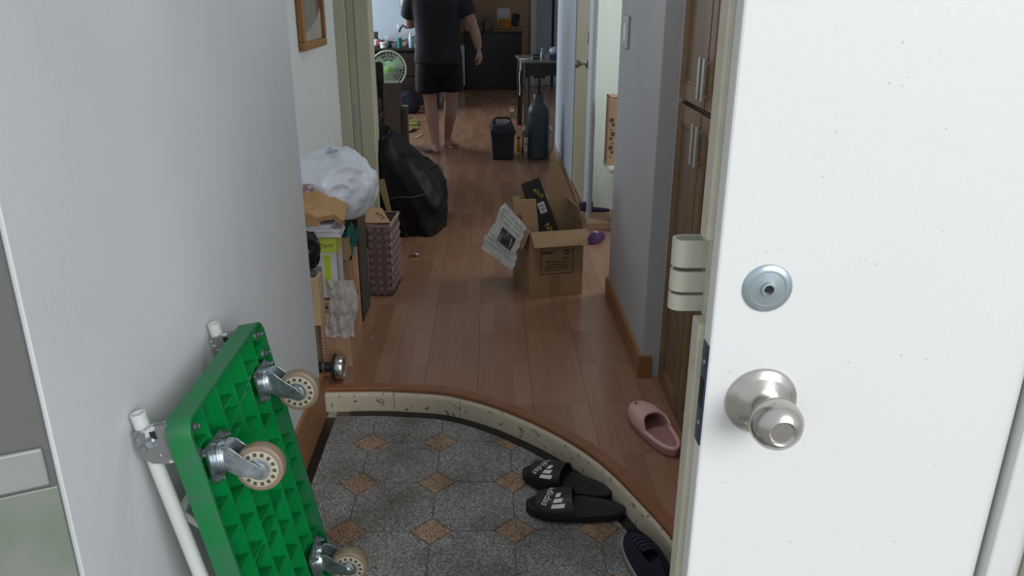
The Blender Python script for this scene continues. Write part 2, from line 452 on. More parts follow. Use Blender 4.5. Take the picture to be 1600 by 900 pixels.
# curved curb of painted stone and its wooden nosing
curb = thing('curb', 'curved cream painted step curb with chipped paint between tile and laminate', 'curb'); curb['kind'] = 'structure'
cuts = [0, 14, 26, 48, 72, len(CV)-1]
lines = [offset(CV, d) for d in (.0, .0, .002, .007, .016, .05, .05)]
zs = [EZ-.02, EZ+.052, EZ+.062, EZ+.07, EZ+.074, EZ+.074, EZ-.02]
for a, b in zip(cuts, cuts[1:]):
    rings = [[(l[i].x, l[i].y, z) for l, z in zip(lines, zs)] for i in range(a, b+1)]
    for r_, i2, sgn in ((rings[0], a, 1), (rings[-1], b, -1)):
        t = (CV[min(i2+1, len(CV)-1)]-CV[max(i2-1, 0)]).normalized()*.0009*sgn
        for q in range(len(r_)): r_[q] = (r_[q][0]+t.x, r_[q][1]+t.y, r_[q][2])
    MB().loft(rings, True, 0, True).build('curb_stone', M_curb, curb, ang=.9)
rings = []
l0, l1, l2 = offset(CV, .006), offset(CV, .010), offset(CV, .0425)
for i in range(len(CV)):
    rings.append([(l0[i].x, l0[i].y, -.0135), (l2[i].x, l2[i].y, -.0135), (l2[i].x, l2[i].y, .0012), (l1[i].x, l1[i].y, .0012), (l0[i].x, l0[i].y, -.004)])
MB().loft(rings, True, 0, False).build('wood_nosing', M_nose, curb)

CZ = 2.32
def st(name, mb_or_ab, m, label, cat, bevel=0):
    o = mb_or_ab.build(name, m, None, bevel) if isinstance(mb_or_ab, MB) else bx(name, mb_or_ab[0], mb_or_ab[1], m, None, bevel)
    return tag(o, label, cat, kind='structure')
wl = st('wall_left', ((-.80, .94, -.13), (-.59, 2.445, CZ)), M_wall, 'white papered entry wall behind the green platform cart', 'wall', .0015)
st('wall_recess', ((-.95, 2.3, -.03), (-.80, 4.46, CZ)), M_wall, 'pale wall of the recess behind the piled cartons, with the mirror', 'wall')
b = MB().box((-.589, .945, EZ), (-.578, 2.449, EZ+.165)); b.box((-.60, 2.4492, 0), (-.578, 2.458, EZ+.165))
st('baseboard_left', b, M_basew, 'brown wooden skirting board at the foot of the left entry wall', 'skirting', .001)
# framed opening on the left at the end of the recess
tr = thing('trim_1', 'cream painted door frame jamb standing beyond the white plastic bag', 'door frame', (0, 0, 0)); tr['kind'] = 'structure'
bx('casing', (-.80, 4.30, 0), (-.742, 4.34, 2.1), M_cream, tr, .004)
bx('stop', (-.742, 4.318, 0), (-.70, 4.36, 2.1), M_cream, tr, .003)
bx('jamb', (-.697, 4.305, 0), (-.622, 4.46, 2.1), M_cream, tr, .005)
bx('backing', (-.80, 4.34, 0), (-.69, 4.46, CZ), M_cream, tr)
bx('head', (-.80, 4.305, 2.1), (-.622, 4.46, CZ), M_wall, tr)
bx('hinge_plate', (-.742, 4.314, .62), (-.728, 4.3185, .74), M_zinc, tr)
st('wall_living_front', ((-3.3, 4.34, -.03), (-.801, 4.46, CZ)), M_wall, 'living room wall beside the cream door frame', 'wall')
# living room walls
b = MB().box((-3.4, 4.4, -.03), (-3.2, 7.1, CZ)).box((-3.4, 10.1, -.03), (-3.2, 12.6, CZ)).box((-3.4, 7.1, -.03), (-3.2, 10.1, .8)).box((-3.4, 7.1, 2.3), (-3.2, 10.1, CZ))
st('wall_living_left', b, M_wall, 'living room wall with the wide window on the left', 'wall')
wn = thing('window_1', 'wide living room window in the left wall', 'window', (-3.3, 8.6, .8)); wn['kind'] = 'structure'
for yy in (-1.48, 0, 1.48): bx('frame_bar', (-.03, yy-.03, 0), (.03, yy+.03, 1.5), M_white, wn)
for zz in (.02, 1.47): bx('frame_bar', (-.03, -1.48, zz-.02), (.03, 1.48, zz+.03), M_white, wn)
for yy in (-.74, .74): bx('pane', (-.004, yy-.7, .05), (.004, yy+.7, 1.45), M_glass, wn)
st('wall_desk', ((-3.2, 10.45, -.03), (-.62, 10.6, CZ)), M_blue, 'pale blue white wall behind the cluttered desk', 'wall')
st('wall_far', ((-.62, 12.45, -.03), (2.5, 12.6, CZ)), M_tan, 'tan wall behind the black cabinet at the far end', 'wall')
st('wall_far_side', ((-.74, 10.6, -.03), (-.62, 12.6, CZ)), M_tan, 'short side wall beyond the desk', 'wall')
# right side
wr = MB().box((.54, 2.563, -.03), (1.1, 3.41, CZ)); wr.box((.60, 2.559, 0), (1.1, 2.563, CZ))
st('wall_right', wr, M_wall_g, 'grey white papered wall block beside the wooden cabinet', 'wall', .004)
b = MB().box((.527, 2.553, 0), (.5405, 3.42, .085)).box((.5406, 2.553, 0), (.575, 2.5625, .085)).box((.5406, 3.411, 0), (.7, 3.42, .085))
st('baseboard_right', b, M_basew, 'brown skirting board around the right wall block', 'skirting', .0015)
st('wall_side_front', ((1.1, 3.29, -.03), (2.5, 3.41, CZ)), M_wall, 'front wall of the side room', 'wall')
st('wall_side_back', ((.622, 4.95, -.03), (2.5, 5.1, CZ)), mat('white_side_room_paint', (214, 222, 216), .7, var=.02), 'bright white wall of the side room seen past the opening', 'wall')
b = MB().box((2.4, 3.3, -.03), (2.55, 3.75, CZ)).box((2.4, 4.45, -.03), (2.55, 5.1, CZ)).box((2.4, 3.75, -.03), (2.55, 4.45, 1.3)).box((2.4, 3.75, 2.1), (2.55, 4.45, CZ))
st('wall_side_right', b, M_wall, 'outer wall of the side room with its small window', 'wall')
tr2 = thing('trim_2', 'grey white corner casing between the side room and the beige door', 'door frame'); tr2['kind'] = 'structure'
bx('casing', (.588, 4.64, 0), (.606, 4.72, 2.05), M_blue, tr2, .003); bx('jamb', (.597, 4.72, 0), (.622, 4.96, 2.05), M_white, tr2, .003)
bx('head', (.60, 3.41, 2.05), (.66, 4.96, CZ), M_wall, tr2)
dr2 = thing('door_2', 'closed beige door in the right hand wall beyond the opening', 'door', (.60, 4.96, 0)); dr2['kind'] = 'structure'
bx('leaf', (.004, .004, .008), (.044, .80, 2.05), M_beige, dr2, .002)
kn = MB().lathe([(.026, 0), (.026, .006), (.010, .01), (.010, .035), (.022, .045), (.026, .06), (.018, .072), (0, .074)], 18, (0, .10, .90), (-1, 0, 0))
hd = kn.build('handle', M_brush, dr2)
MB().box((-.004, .08, 1.02), (.003, .12, 1.09)).build('key_plate', M_brush, dr2, .001)
st('wall_right_far', ((.60, 5.78, -.03), (.75, 7.35, CZ)), M_blue, 'pale blue hall wall beyond the beige door beside the gas cylinder', 'wall', .004)
st('wall_right_head', ((.60, 4.97, 2.06), (.75, 5.775, CZ)), M_wall, 'wall above the beige door', 'wall')
st('wall_living_right', ((.75, 7.25, -.03), (2.5, 7.35, CZ)), M_wall, 'right hand return wall of the far room', 'wall')
st('wall_dining_right', ((2.4, 7.35, -.03), (2.5, 12.6, CZ)), M_wall, 'right wall of the far room', 'wall')
dr3 = thing('door_3', 'grey white door with bright frame at the far end behind the dark table', 'door', (0, 12.45, 0)); dr3['kind'] = 'structure'
bx('frame_post', (.61, -.05, 0), (.69, .0, 2.1), M_white, dr3, .004)
bx('leaf', (.69, -.03, .005), (.925, .0, 2.08), M_blue, dr3, .002); bx('leaf', (.965, -.03, .005), (1.6, 0, 2.08), M_blue, dr3, .002)
bx('gap', (.925, -.012, 0), (.965, 0, 2.1), M_black, dr3)
bx('frame_head', (.61, -.05, 2.1), (1.6, 0, 2.16), M_white, dr3)
st('ceiling', ((-3.4, .70, CZ), (2.6, 12.7, CZ+.12)), M_ceil, 'plain ceiling over hall and rooms', 'ceiling')
# front of the house
M_front = mat('grey_outer_wall_paint', (150, 150, 146), .5, var=.08, scale=3)
st('wall_front_left', ((-2.6, .947, -.13), (-.801, 1.15, CZ+.12)), M_front, 'outer wall left of the entrance', 'wall')
fl = thing('door_1', 'grey glossy entrance door leaf swung open outward at the extreme left edge', 'door', (-.5925, .932, EZ), (0, 0, -math.radians(66))); fl['kind'] = 'structure'
M_leaf = mat('grey_gloss_leaf', (98, 100, 98), .22, var=.06, scale=3); M_leafg = mat('greenish_grey_leaf', (98, 116, 92), .25, col2=(132, 134, 132), lo=.35, hi=.65, scale=4)
bx('leaf', (-.045, -.82, .004), (0, 0, 2.13), M_leaf, fl, .004)
bx('lower_panel', (0, -.78, .08), (.004, -.0, .76), M_leafg, fl, .003); bx('panel_rail', (0, -.80, .765), (.007, -.008, .822), mat('pale_leaf_rail', (138, 140, 138), .3), fl, .02)
st('wall_front_right', ((.70, .74, -.13), (2.6, .95, CZ+.12)), M_cream, 'outer wall right of the white door leaf', 'wall')
st('wall_front_head', ((-.80, .74, 2.05), (.70, .93, CZ)), M_white, 'lintel over the entrance', 'wall')
st('ground', ((-8, -9, -.16), (8, .60, -.125)), mat('porch_concrete', (168, 166, 160), .8, var=.1), 'concrete porch outside the entrance', 'ground')

# lamp over the step, out of view, added to brighten the dark entry
lamp = thing('added_ceiling_lamp', 'round flush ceiling lamp added above the entry step to brighten it, out of frame', 'lamp', (-.05, 2.25, CZ))
MB().lathe([(.17, 0), (.17, -.03), (.16, -.035), (0, -.035)], 32).build('base', M_white, lamp)
_g = mat('added_lamp_diffuser', (235, 238, 240), .4); _g.node_tree.nodes['Principled BSDF'].inputs['Emission Color'].default_value = (.9, .95, 1, 1); _g.node_tree.nodes['Principled BSDF'].inputs['Emission Strength'].default_value = 2.0
MB().lathe([(.15, -.035), (.145, -.06), (.11, -.075), (0, -.08)], 32).build('diffuser', _g, lamp)
_l = bpy.data.lights.new('added_lamp_light', 'AREA'); _l.shape = 'DISK'; _l.size = .28; _l.energy = 6.5; _l.color = (.90, .95, 1.0)
_lo = bpy.data.objects.new('added_lamp_light', _l); COL.objects.link(_lo); _lo.location = (-.05, 2.25, CZ-.085)

# ------------------------------------------------------------------ white inactive door leaf
leaf = thing('door_4', 'white enamelled door leaf with round knob standing closed at the right', 'door', (.227, .744, EZ)); leaf['kind'] = 'structure'
top = 2.05-EZ
bx('leaf', (0, 0, .004), (.344, .024, top), M_door, leaf, .003)
zc0, zc1 = .972-EZ, 1.064-EZ
bx('edge_lip', (-.0065, .024, .004), (.344, .052, zc0), M_dooredge, leaf, .002)
bx('edge_lip', (-.0065, .024, zc1), (.344, .052, top), M_dooredge, leaf, .002)
bx('core', (.004, .024, zc0), (.344, .051, zc1), M_dooredge, leaf)
sp = bx('strike_plate', (-.0012, .001, .838-EZ), (.001, .019, .957-EZ), mat('blued_steel', (70, 78, 104), .3, .8, var=.3, scale=50), leaf)
for zz in (.862, .935): MB().lathe([(.0035, 0), (.003, .0012), (0, .0014)], 12, (-.0011, .010, zz-EZ), (-1, 0, 0)).build('screw', M_zinc, sp)
bx('latch_hole', (-.0016, .0045, .882-EZ), (0, .0155, .915-EZ), M_black, sp)
# interlocking rings of the rim lock keeper
M_keep = mat('sage_grey_lock_enamel', (186, 188, 170), .4, var=.03)
keeper = bx('lock_keeper', (.004, .051, .972-EZ), (.05, .057, 1.062-EZ), M_keep, leaf, .001)
for z0, z1 in ((1.025, 1.055), (.997, 1.020), (.975, .993)):
    outer = [(-.018+.013*math.cos(t), .068+.013*math.sin(t)) for t in [PI/2+PI*k/12 for k in range(13)]] + [(.006, .055), (.006, .081)]
    inner = [(-.018+.0095*math.cos(t), .068+.0095*math.sin(t)) for t in [PI/2+PI*k/12 for k in range(13)]] + [(.002, .0585), (.002, .0775)]
    n_ = len(outer); mb = MB()
    vs = [(x, y, z) for z in (z0-EZ, z1-EZ) for x, y in outer] + [(x, y, z) for z in (z0-EZ, z1-EZ) for x, y in inner]
    fs = []
    for q in range(n_):
        r_ = (q+1) % n_
        fs += [(q, r_, n_+r_, n_+q), (2*n_+q, 3*n_+q, 3*n_+r_, 2*n_+r_), (n_+q, n_+r_, 3*n_+r_, 3*n_+q), (q, 2*n_+q, 2*n_+r_, r_)]
    mb.add(vs, fs, 0, False).build('ring', M_keep, keeper)
# knob
kz = .893-EZ
rose = MB().lathe([(.0385, 0), (.0385, .002), (.037, .004), (.030, .0065), (.0285, .008), (.021, .013), (.0165, .017), (0, .017)], 48, (.061, 0, kz), (0, -1, 0)).build('rose', M_brush, leaf)
MB().lathe([(.0135, .012), (.0135, .028), (.016, .030), (.022, .034), (.0262, .042), (.0272, .049), (.0262, .056), (.0225, .063), (.0165, .068), (.0135, .0695), (.0125, .0690), (.011, .0672), (.006, .0672), (0, .0675)], 48, (.061, 0, kz), (0, -1, 0)).build('knob', M_brush, rose)
disc = MB().lathe([(.0255, 0), (.0255, .0015), (.024, .003), (.0185, .0035), (.0178, .0028), (.008, .004), (.0075, .0065), (.005, .0068), (.0045, .0035), (0, .0035)], 40, (.053, 0, 1.022-EZ), (0, -1, 0)).build('cylinder_disc', mat('bluish_zinc_disc', (176, 190, 196), .3, .75, var=.06), leaf)
MB().lathe([(.0043, .0036), (.0038, .0042), (0, .0042)], 16, (.053, 0, 1.022-EZ), (0, -1, 0)).build('hole', M_black, disc)
rs = random.Random(11)
mb = MB()
for q in range(46):
    x, z, r_ = rs.uniform(.02, .33), rs.uniform(.70, 1.32)-EZ, rs.choice([.0005, .0007, .0009, .0012])
    mb.lathe([(r_, 0), (r_, .0003), (0, .0003)], 8, (x, 0, z), (0, -1, 0))
sk = mb.build('specks', mat('grey_specks', (204, 204, 200), .7), leaf); sk['kind'] = 'stuff'
fr = thing('trim_4', 'cream white door frame at the right edge beyond the white leaf', 'door frame', (.575, .72, EZ)); fr['kind'] = 'structure'
bx('post', (0, .012, 0), (.04, .09, 2.14), M_white, fr, .003); bx('return', (.04, 0, 0), (.13, .08, 2.14), M_cream, fr, .004)
bx('rebate', (-.006, .05, 0), (0, .09, 2.14), M_dooredge, fr)

# ------------------------------------------------------------------ built-in cabinets on the right
def cabinet(name, label, y0, y1, z0, z1, hinge_far, hz):
    t = thing(name, label, 'cabinet', (.60, y0, z0)); L_ = y1-y0; h = z1-z0
    bx('body', (.02, .0, 0), (.42, L_, h), M_cabw, t)
    d = MB(); fwid = .055
    g = .003
    d.box((0, g, g), (.02, L_-g, fwid)).box((0, g, h-fwid), (.02, L_-g, h-g)).box((0, g, fwid), (.02, fwid, h-fwid)).box((0, L_-fwid, fwid), (.02, L_-g, h-fwid))
    dd = d.build('door', M_cabw, t, .0015)
    bx('panel', (.007, fwid-.001, fwid-.001), (.019, L_-fwid+.001, h-fwid+.001), M_cabp, dd)
    mo = MB()
    for a, b2 in (((.002, fwid, fwid), (.011, fwid+.010, h-fwid)), ((.002, L_-fwid-.010, fwid), (.011, L_-fwid, h-fwid)), ((.002, fwid, fwid), (.011, L_-fwid, fwid+.010)), ((.002, fwid, h-fwid-.010), (.011, L_-fwid, h-fwid))): mo.box(a, b2)
    mo.build('panel_moulding', M_cabw, dd, .002)
    yh = .022 if hinge_far else L_-.022
    hh = MB().box((-.020, yh-.0085, hz[0]-z0), (-.012, yh+.0085, hz[1]-z0))
    hh.box((-.014, yh-.004, hz[0]-z0+.01), (.0, yh+.004, hz[0]-z0+.018)).box((-.014, yh-.004, hz[1]-z0-.018), (.0, yh+.004, hz[1]-z0-.01))
    hh.build('handle', M_alu, dd, .0015)
    return t
cabinet('wall_cabinet', 'upper oak cabinet with panelled door next to the grey wall block', 2.238, 2.555, .995, 2.30, True, (1.025, 1.14))
cabinet('base_cabinet', 'lower oak cabinet with panelled door next to the grey wall block', 2.258, 2.555, .0, .985, True, (.836, .952))
cabinet('wall_cabinet', 'upper oak cabinet half hidden behind the white door leaf', 1.90, 2.234, .995, 2.30, False, (1.025, 1.14))
cabinet('base_cabinet', 'lower oak cabinet half hidden behind the white door leaf', 1.90, 2.254, .0, .985, False, (.836, .952))
st('wall_entry_right', ((.62, .80, -.13), (1.1, 1.897, CZ)), M_wall, 'right entry wall hidden behind the door leaf', 'wall')

# ------------------------------------------------------------------ green platform cart
cart = thing('platform_cart', 'folded green plastic platform cart with four casters leaning on the left wall', 'cart')
ca = math.radians(9.5)
# local axes: x = along short edge (world +y), y = down the deck, z = out of the underside
X = Vector((0, 1, 0)); Y = Vector((math.sin(ca), 0, -math.cos(ca))); Z = Vector((math.cos(ca), 0, math.sin(ca)))
Mx = Matrix((X, Y, Z)).transposed().to_4x4(); Mx.translation = Vector((-.485, 1.112, .662))
cart.matrix_world = Mx
DW, DL, DT = .436, .752, .040
def rrect(x0, y0, x1, y1, r, n=6):
    out = []
    for cx, cy, a0 in ((x1-r, y1-r, 0), (x0+r, y1-r, PI/2), (x0+r, y0+r, PI), (x1-r, y0+r, 1.5*PI)):
        for k in range(n+1): out.append((cx+r*math.cos(a0+PI/2*k/n), cy+r*math.sin(a0+PI/2*k/n)))
    return out
o_ = rrect(0, 0, DW, DL, .03); i_ = rrect(.007, .007, DW-.007, DL-.007, .024)
deck = MB().prism(rrect(.002, .002, DW-.002, DL-.002, .03), -DT, -DT+.006).build('deck', M_green, cart)
rings = [[(x, y, -DT) for x, y in o_], [(x, y, -.001) for x, y in o_], [(x*.998+.0005, y*.998+.0005, 0) for x, y in o_], [(x, y, 0) for x, y in i_], [(x, y, -DT+.004) for x, y in i_]]
MB().loft(rings, False, 0, True).build('rim', mat('scuffed_green_plastic', (4, 108, 54), .5, col2=(48, 96, 74), lo=.42, hi=.72, scale=26, detail=6), deck)
def rib(a, b2, t=.0032, z=-.004, name='rib'):
    a = Vector((a[0], a[1], 0)); b2 = Vector((b2[0], b2[1], 0)); d = (b2-a).normalized(); p = Vector((-d.y, d.x, 0))*t/2
    pts = [a+p, b2+p, b2-p, a-p]
    return MB().prism([(q.x, q.y) for q in pts], -DT+.004, z).build(name, M_green, deck)
for k in range(1, 6): rib((DW*k/6, .006), (DW*k/6, DL-.006), .004)
for k in range(1, 12):
    y = DL*k/12
    # staggered cross ribs
    for c in range(6):
        yy = y+(.028 if c % 2 else 0)
        if yy < DL-.01: rib((max(.006, DW*c/6), yy), (min(DW-.006, DW*(c+1)/6), yy), .0036, -.008)
for c in range(3):
    y0, y1 = DL*c/3+.05, DL*c/3+.11
    rib((DW-.008, y0), (.10, y1), .003, -.004, 'diagonal_rib')
def bolt(x, y, z, parent, r=.007):
    b_ = MB().lathe([(r, 0), (r, .006), (r*.5, .006), (r*.5, .013), (r*.4, .014), (0, .014)], 6, (x, y, z), (0, 0, 1), sm=False)
    b_.lathe([(r*1.35, -.002), (r*1.35, 0), (0, 0)], 16, (x, y, z), (0, 0, 1))
    return b_.build('bolt', M_zinc, parent)
for x, y in ((.026, .022), (.40, .024), (.412, .072), (.024, .072)):
    MB().lathe([(.013, -.036), (.013, -.008), (0, -.008)], 16, (x, y, 0), (0, 0, 1)).build('bolt_boss', M_green, deck)
    bolt(x, y, -.007, cart)
def caster(x, y, tilt, name='caster'):
    R_ = Matrix.Translation((x, y, .002)) @ RZ(tilt)
    plate = MB().prism(rrect(-.042, -.034, .042, .034, .008, 3), -.0045, 0, 0, R_).build(name, M_zinc, cart)
    for bx_, by_ in ((-.032, -.025), (.032, -.025), (-.032, .025), (.032, .025)):
        p = R_ @ Vector((bx_, by_, 0)); bolt(p.x, p.y, p.z, plate, .0065)
    MB().lathe([(.027, 0), (.028, .004), (.026, .008), (.028, .010), (.026, .016), (.012, .018), (0, .018)], 28, (0, 0, 0), (0, 0, 1), 0, R_).build('swivel_race', M_zinc, plate)
    # fork: two cheeks, trailing along local +y
    ax_y, ax_z = .030, .064
    for s in (-1, 1):
        prof = [(-.024, .014), (.022, .014), (.034, .030), (.042, .056), (.040, .066), (.033, .073), (.024, .070), (.004, .048), (-.020, .028)]
        mm = R_ @ Matrix(((0, 0, 1, s*.0185-.0013), (1, 0, 0, 0), (0, 1, 0, 0), (0, 0, 0, 1)))
        MB().prism(prof, 0, .0026, 0, mm).build('fork', M_zinc, plate, .0006)
    MB().box((-.019, -.024, .0135), (.019, .022, .0165), 0, R_).build('fork_bridge', M_zinc, plate)
    wx = R_ @ Vector((0, ax_y, ax_z)); axd = (R_.to_3x3() @ Vector((1, 0, 0)))
    W_ = MB().lathe([(.030, -.0115), (.0375, -.0125), (.0415, -.010), (.0425, -.004), (.0425, .004), (.0415, .010), (.0375, .0125), (.030, .0115)], 40, wx, axd).build('wheel', M_rubber, plate)
    for s in (-1, 1):
        MB().lathe([(.0335, s*.0118), (.0335, s*.0132), (.0325, s*.0138), (.0215, s*.0138), (.0205, s*.0126), (0, s*.0126)], 36, wx, axd).build('wheel_core', M_wheelc, plate)
        MB().lathe([(.0195, s*.0120), (.0195, s*.0142), (.017, s*.0150), (.015, s*.0142), (.012, s*.0150), (.008, s*.0165), (0, s*.0165)], 28, wx, axd).build('hub_cap', M_zinc, plate)
        sl = MB()
        x_, y_ = frame_of(axd)
        for k in range(14):
            a_ = 2*PI*k/14; rr = x_*math.cos(a_)+y_*math.sin(a_); tt = -x_*math.sin(a_)+y_*math.cos(a_)
            c_ = wx + rr*.0272 + axd*s*.0137
            sl.add([c_+rr*u_*.0033+tt*v_*.0030+axd*s*w_*.0005 for w_ in (-1, 1) for u_, v_ in ((-1, -1), (1, -1), (1, 1), (-1, 1))], [(0, 1, 2, 3), (4, 5, 6, 7), (0, 1, 5, 4), (1, 2, 6, 5), (2, 3, 7, 6), (3, 0, 4, 7)])
        s_ = sl.build('wheel_slots', M_wheelh, plate); s_['kind'] = 'stuff'
    MB().lathe([(.0075, -.024), (.0075, -.0195), (.004, -.0195), (.004, .0195), (.0075, .0195), (.0075, .024)], 6, wx, axd, sm=False).build('axle_bolt', M_zinc, plate)
for x, y, t_ in ((.067, .105, .10), (.352, .108, .06), (.345, .555, -.05), (.067, .66, .08)): caster(x, y, t_)
# handle hinge brackets (on the wall side) and folded tube handle
for x0 in (.012, DW-.050):
    pl = MB()
    prof = [(.004, -.038), (.004, -.065), (.010, -.085), (.022, -.097), (.04, -.101), (.058, -.096), (.07, -.082), (.074, -.062), (.074, -.038)]
    MB().box((x0+.003, .010, -.10), (x0+.028, .022, -.04)).build('link_bar', M_greyst, cart, .002)
    mm = Matrix(((0, 0, 1, x0), (1, 0, 0, 0), (0, 1, 0, 0), (0, 0, 0, 1)))
    br_ = MB().prism(prof, 0, .003, 0, mm).build('bracket', M_greyst, cart, .0008)
    MB().box((x0-.001, .004, -.044), (x0+.03, .074, -.0405)).build('bracket_foot', M_greyst, br_)
    for y_, z_ in ((.040, -.088), (.058, -.062)): MB().lathe([(.006, 0), (.005, .003), (0, .0035)], 14, (x0, y_, z_), (-1, 0, 0)).build('rivet', M_greyst, br_)
    MB().lathe([(.009, 0), (.009, .002), (.0065, .002), (.0065, .008), (0, .008)], 14, (x0, .030, -.072), (-1, 0, 0)).build('pivot_bolt', M_zinc, br_)
    MB().box((x0-.0006, .012, -.070), (x0+.001, .026, -.060)).build('slot', M_black, br_)
ht = MB(); xa, xb = .014+.016, DW-.033
zt = -.087
pts = [(xa, -.012, zt), (xa, .10, zt), (xa, .62, zt+.01)] + [(xa+.05*(1-math.cos(a_)), .62+.05*math.sin(a_), zt+.01) for a_ in (PI/6, PI/3, PI/2)] + [(xb-.05*(1-math.sin(a_)), .62+.05*math.cos(a_), zt+.01) for a_ in (0, PI/6, PI/3, PI/2)] + [(xb, .10, zt), (xb, -.012, zt)]
ht.tube(pts, .0125, 14, caps=False)
hnd = ht.build('handle_tube', M_whitest, cart)
for xx in (xa, xb): MB().lathe([(.0128, -.001), (.0128, .004), (.0095, .004), (.0095, -.02), (0, -.02)], 16, (xx, -.012, zt), (0, -1, 0)).build('tube_end', M_whitest, hnd)
MB().tube([(xa, .19, zt), (xb, .19, zt)], .008, 10).build('cross_bar', M_whitest, hnd)
MB().tube([(xa, .17, zt), ((xa+xb)/2, .42, zt)], .006, 8).build('brace', M_whitest, hnd)

# ------------------------------------------------------------------ footwear
def half_w(x, L_, wt, wh):
    # half width of a sole at x (toe +), L_ = half length
    t = max(-1, min(1, x/L_)); base = wh+(wt-wh)*(.5+.5*math.sin(t*PI/2))
    e = max(0, 1-abs(t)**2.6)
    return base*e**.5
def sole_rings(L_, wt, wh, zf, n=40, inset=0):
    pts = []
    for k in range(n):
        a_ = 2*PI*k/n; x = L_*math.cos(a_)
        pts.append((x, math.copysign(1, math.sin(a_))*max(half_w(x, L_, wt, wh)-inset, 0) if abs(math.sin(a_)) > 1e-6 else 0))
    return [(x*(1-inset/L_), y, zf(x, y)) for x, y in pts]
def slide(name, label, loc, rz, group, c_sole, c_strap, bars=True, tilt=0, side=1):
    t = thing(name, label, 'slipper', loc, (tilt, 0, rz), group)
    L_ = .142; wt, wh = .057, .044
    rise = lambda x: .004*max(0, (x/L_))**2
    s_ = MB()
    s_.loft([sole_rings(L_, wt, wh, lambda x, y: 0, inset=.004), sole_rings(L_, wt, wh, lambda x, y: .006), sole_rings(L_, wt, wh, lambda x, y: .024+rise(x)), sole_rings(L_, wt, wh, lambda x, y: .027+rise(x), inset=.003), sole_rings(L_, wt, wh, lambda x, y: .0265+rise(x), inset=.008), sole_rings(L_, wt, wh, lambda x, y: .0225+rise(x), inset=.015)])
    s_.build('sole', c_sole, t)
    def S(u, v, lift=0):
        # u across 0..1 (left to right), v from rear edge 0 to front edge 1
        x = .012+.100*v - .014*(1-v)*abs(2*u-1)**2
        hw = half_w(x, L_, wt, wh)+.003; h = .056-.018*v + lift
        a_ = PI*(1-u); c = math.cos(a_); s2 = math.sin(a_)
        return Vector((x, -hw*math.copysign(abs(c)**.8, c)*-1, .016+h*abs(s2)**.62 if s2 > 0 else .016))
    st_ = MB().slab(lambda u, v: S(u, v), 28, 8, -.005).build('strap', c_strap, t)
    if bars:
        ink = MB()
        def onstrap(a_, b_):  # a_ across (metres, + = wearer's left), b_ towards heel
            c_, s_2 = math.cos(.38), math.sin(.38); a_, b_ = a_*c_+b_*s_2, b_*c_-a_*s_2
            u = .5+a_/.130; v = .46-b_/.100
            p = S(min(max(u, .02), .98), min(max(v, .0), 1)); q1 = S(min(u+.01, 1), v); q2 = S(u, min(v+.01, 1))
            n_ = (q1-p).cross(q2-p).normalized()
            if n_.z < 0: n_ = -n_
            return p+n_*.0012 if v < .99 else p
        vs, fs, wd, hg = text_geo('adidas', .030)
        wid = .064
        kx = wid/wd
        ink.add([onstrap((x*kx-wid/2)*1+side*.013, -.024+y*.95) for x, y in vs], fs)
        for q, (x0, ln) in enumerate(((-.004, .012), (.013, .022), (.030, .032))):
            sl = .010
            P_ = []
            for k in range(5):
                f_ = k/4; P_.append((x0+.010-ln*.45*f_*1.0, .004+ln*f_))
            L1 = [onstrap(a_-.006, b_) for a_, b_ in P_]; L2 = [onstrap(a_+.006, b_) for a_, b_ in P_]
            ink.add(L1+L2, [(k, k+1, 6+k, 5+k) for k in range(4)])
        ink.build('lettering', mat('white_print', (225, 225, 225), .6), st_)
    return t
M_slsole = mat('black_foam_sole', (24, 24, 26), .7, var=.15, scale=40, bump=.2, bscale=300)
M_slstrap = mat('black_strap_vinyl', (19, 19, 21), .5, var=.1)
slide('slide_sandal', 'black slide sandal with white lettering lying nearest the camera', (.236, 1.886, EZ), PI-.11, 'pair of black slides on the entry tiles', M_slsole, M_slstrap)
slide('slide_sandal', 'black slide sandal with white lettering tucked against the curb behind the other', (.222, 2.010, EZ), PI-.46, 'pair of black slides on the entry tiles', M_slsole, M_slstrap)
# pink clog
clog = thing('house_slipper', 'single dusty pink rubber slipper on the laminate beside the oak cabinet', 'slipper', (.508, 2.165, .001), (0, 0, math.atan2(.27, -.075)))
L_ = .143; wt, wh = .052, .042
MB().loft([sole_rings(L_, wt, wh, lambda x, y: 0, inset=.004), sole_rings(L_, wt, wh, lambda x, y: .006), sole_rings(L_, wt, wh, lambda x, y: .026), sole_rings(L_, wt, wh, lambda x, y: .030, inset=.003), sole_rings(L_, wt, wh, lambda x, y: .030, inset=.008), sole_rings(L_, wt, wh, lambda x, y: .020, inset=.013)]).build('sole', M_pinkd, clog)
def CS(u, v):
    x = .010+.1315*v - .045*(1-v)*abs(2*u-1)**2.0
    hw = half_w(x, L_, wt, wh)+.001; h = (.050-.004*v)*math.sqrt(max(0, 1-(v*.985)**3.0))+.002
    a_ = PI*u; c = math.cos(a_); s2 = max(0, math.sin(a_))
    return Vector((x, hw*math.copysign(abs(c)**.8, c), .022+h*s2**.6))
up_ = MB().slab(CS, 30, 16, .006).build('upper', M_pink, clog)
rimp = []
for k in range(29):
    a_ = -PI*.5-PI*.0+PI*k/28
    x = -L_*math.cos((k/28-.5)*PI)*1.0; y = half_w(x, L_, wt, wh)*math.copysign(1, k-14) if k != 14 else 0
    if x < -.02: rimp.append((x*.985, y*.95, .030))
MB().tube(rimp, .0065, 8).build('rim', M_pink, clog)
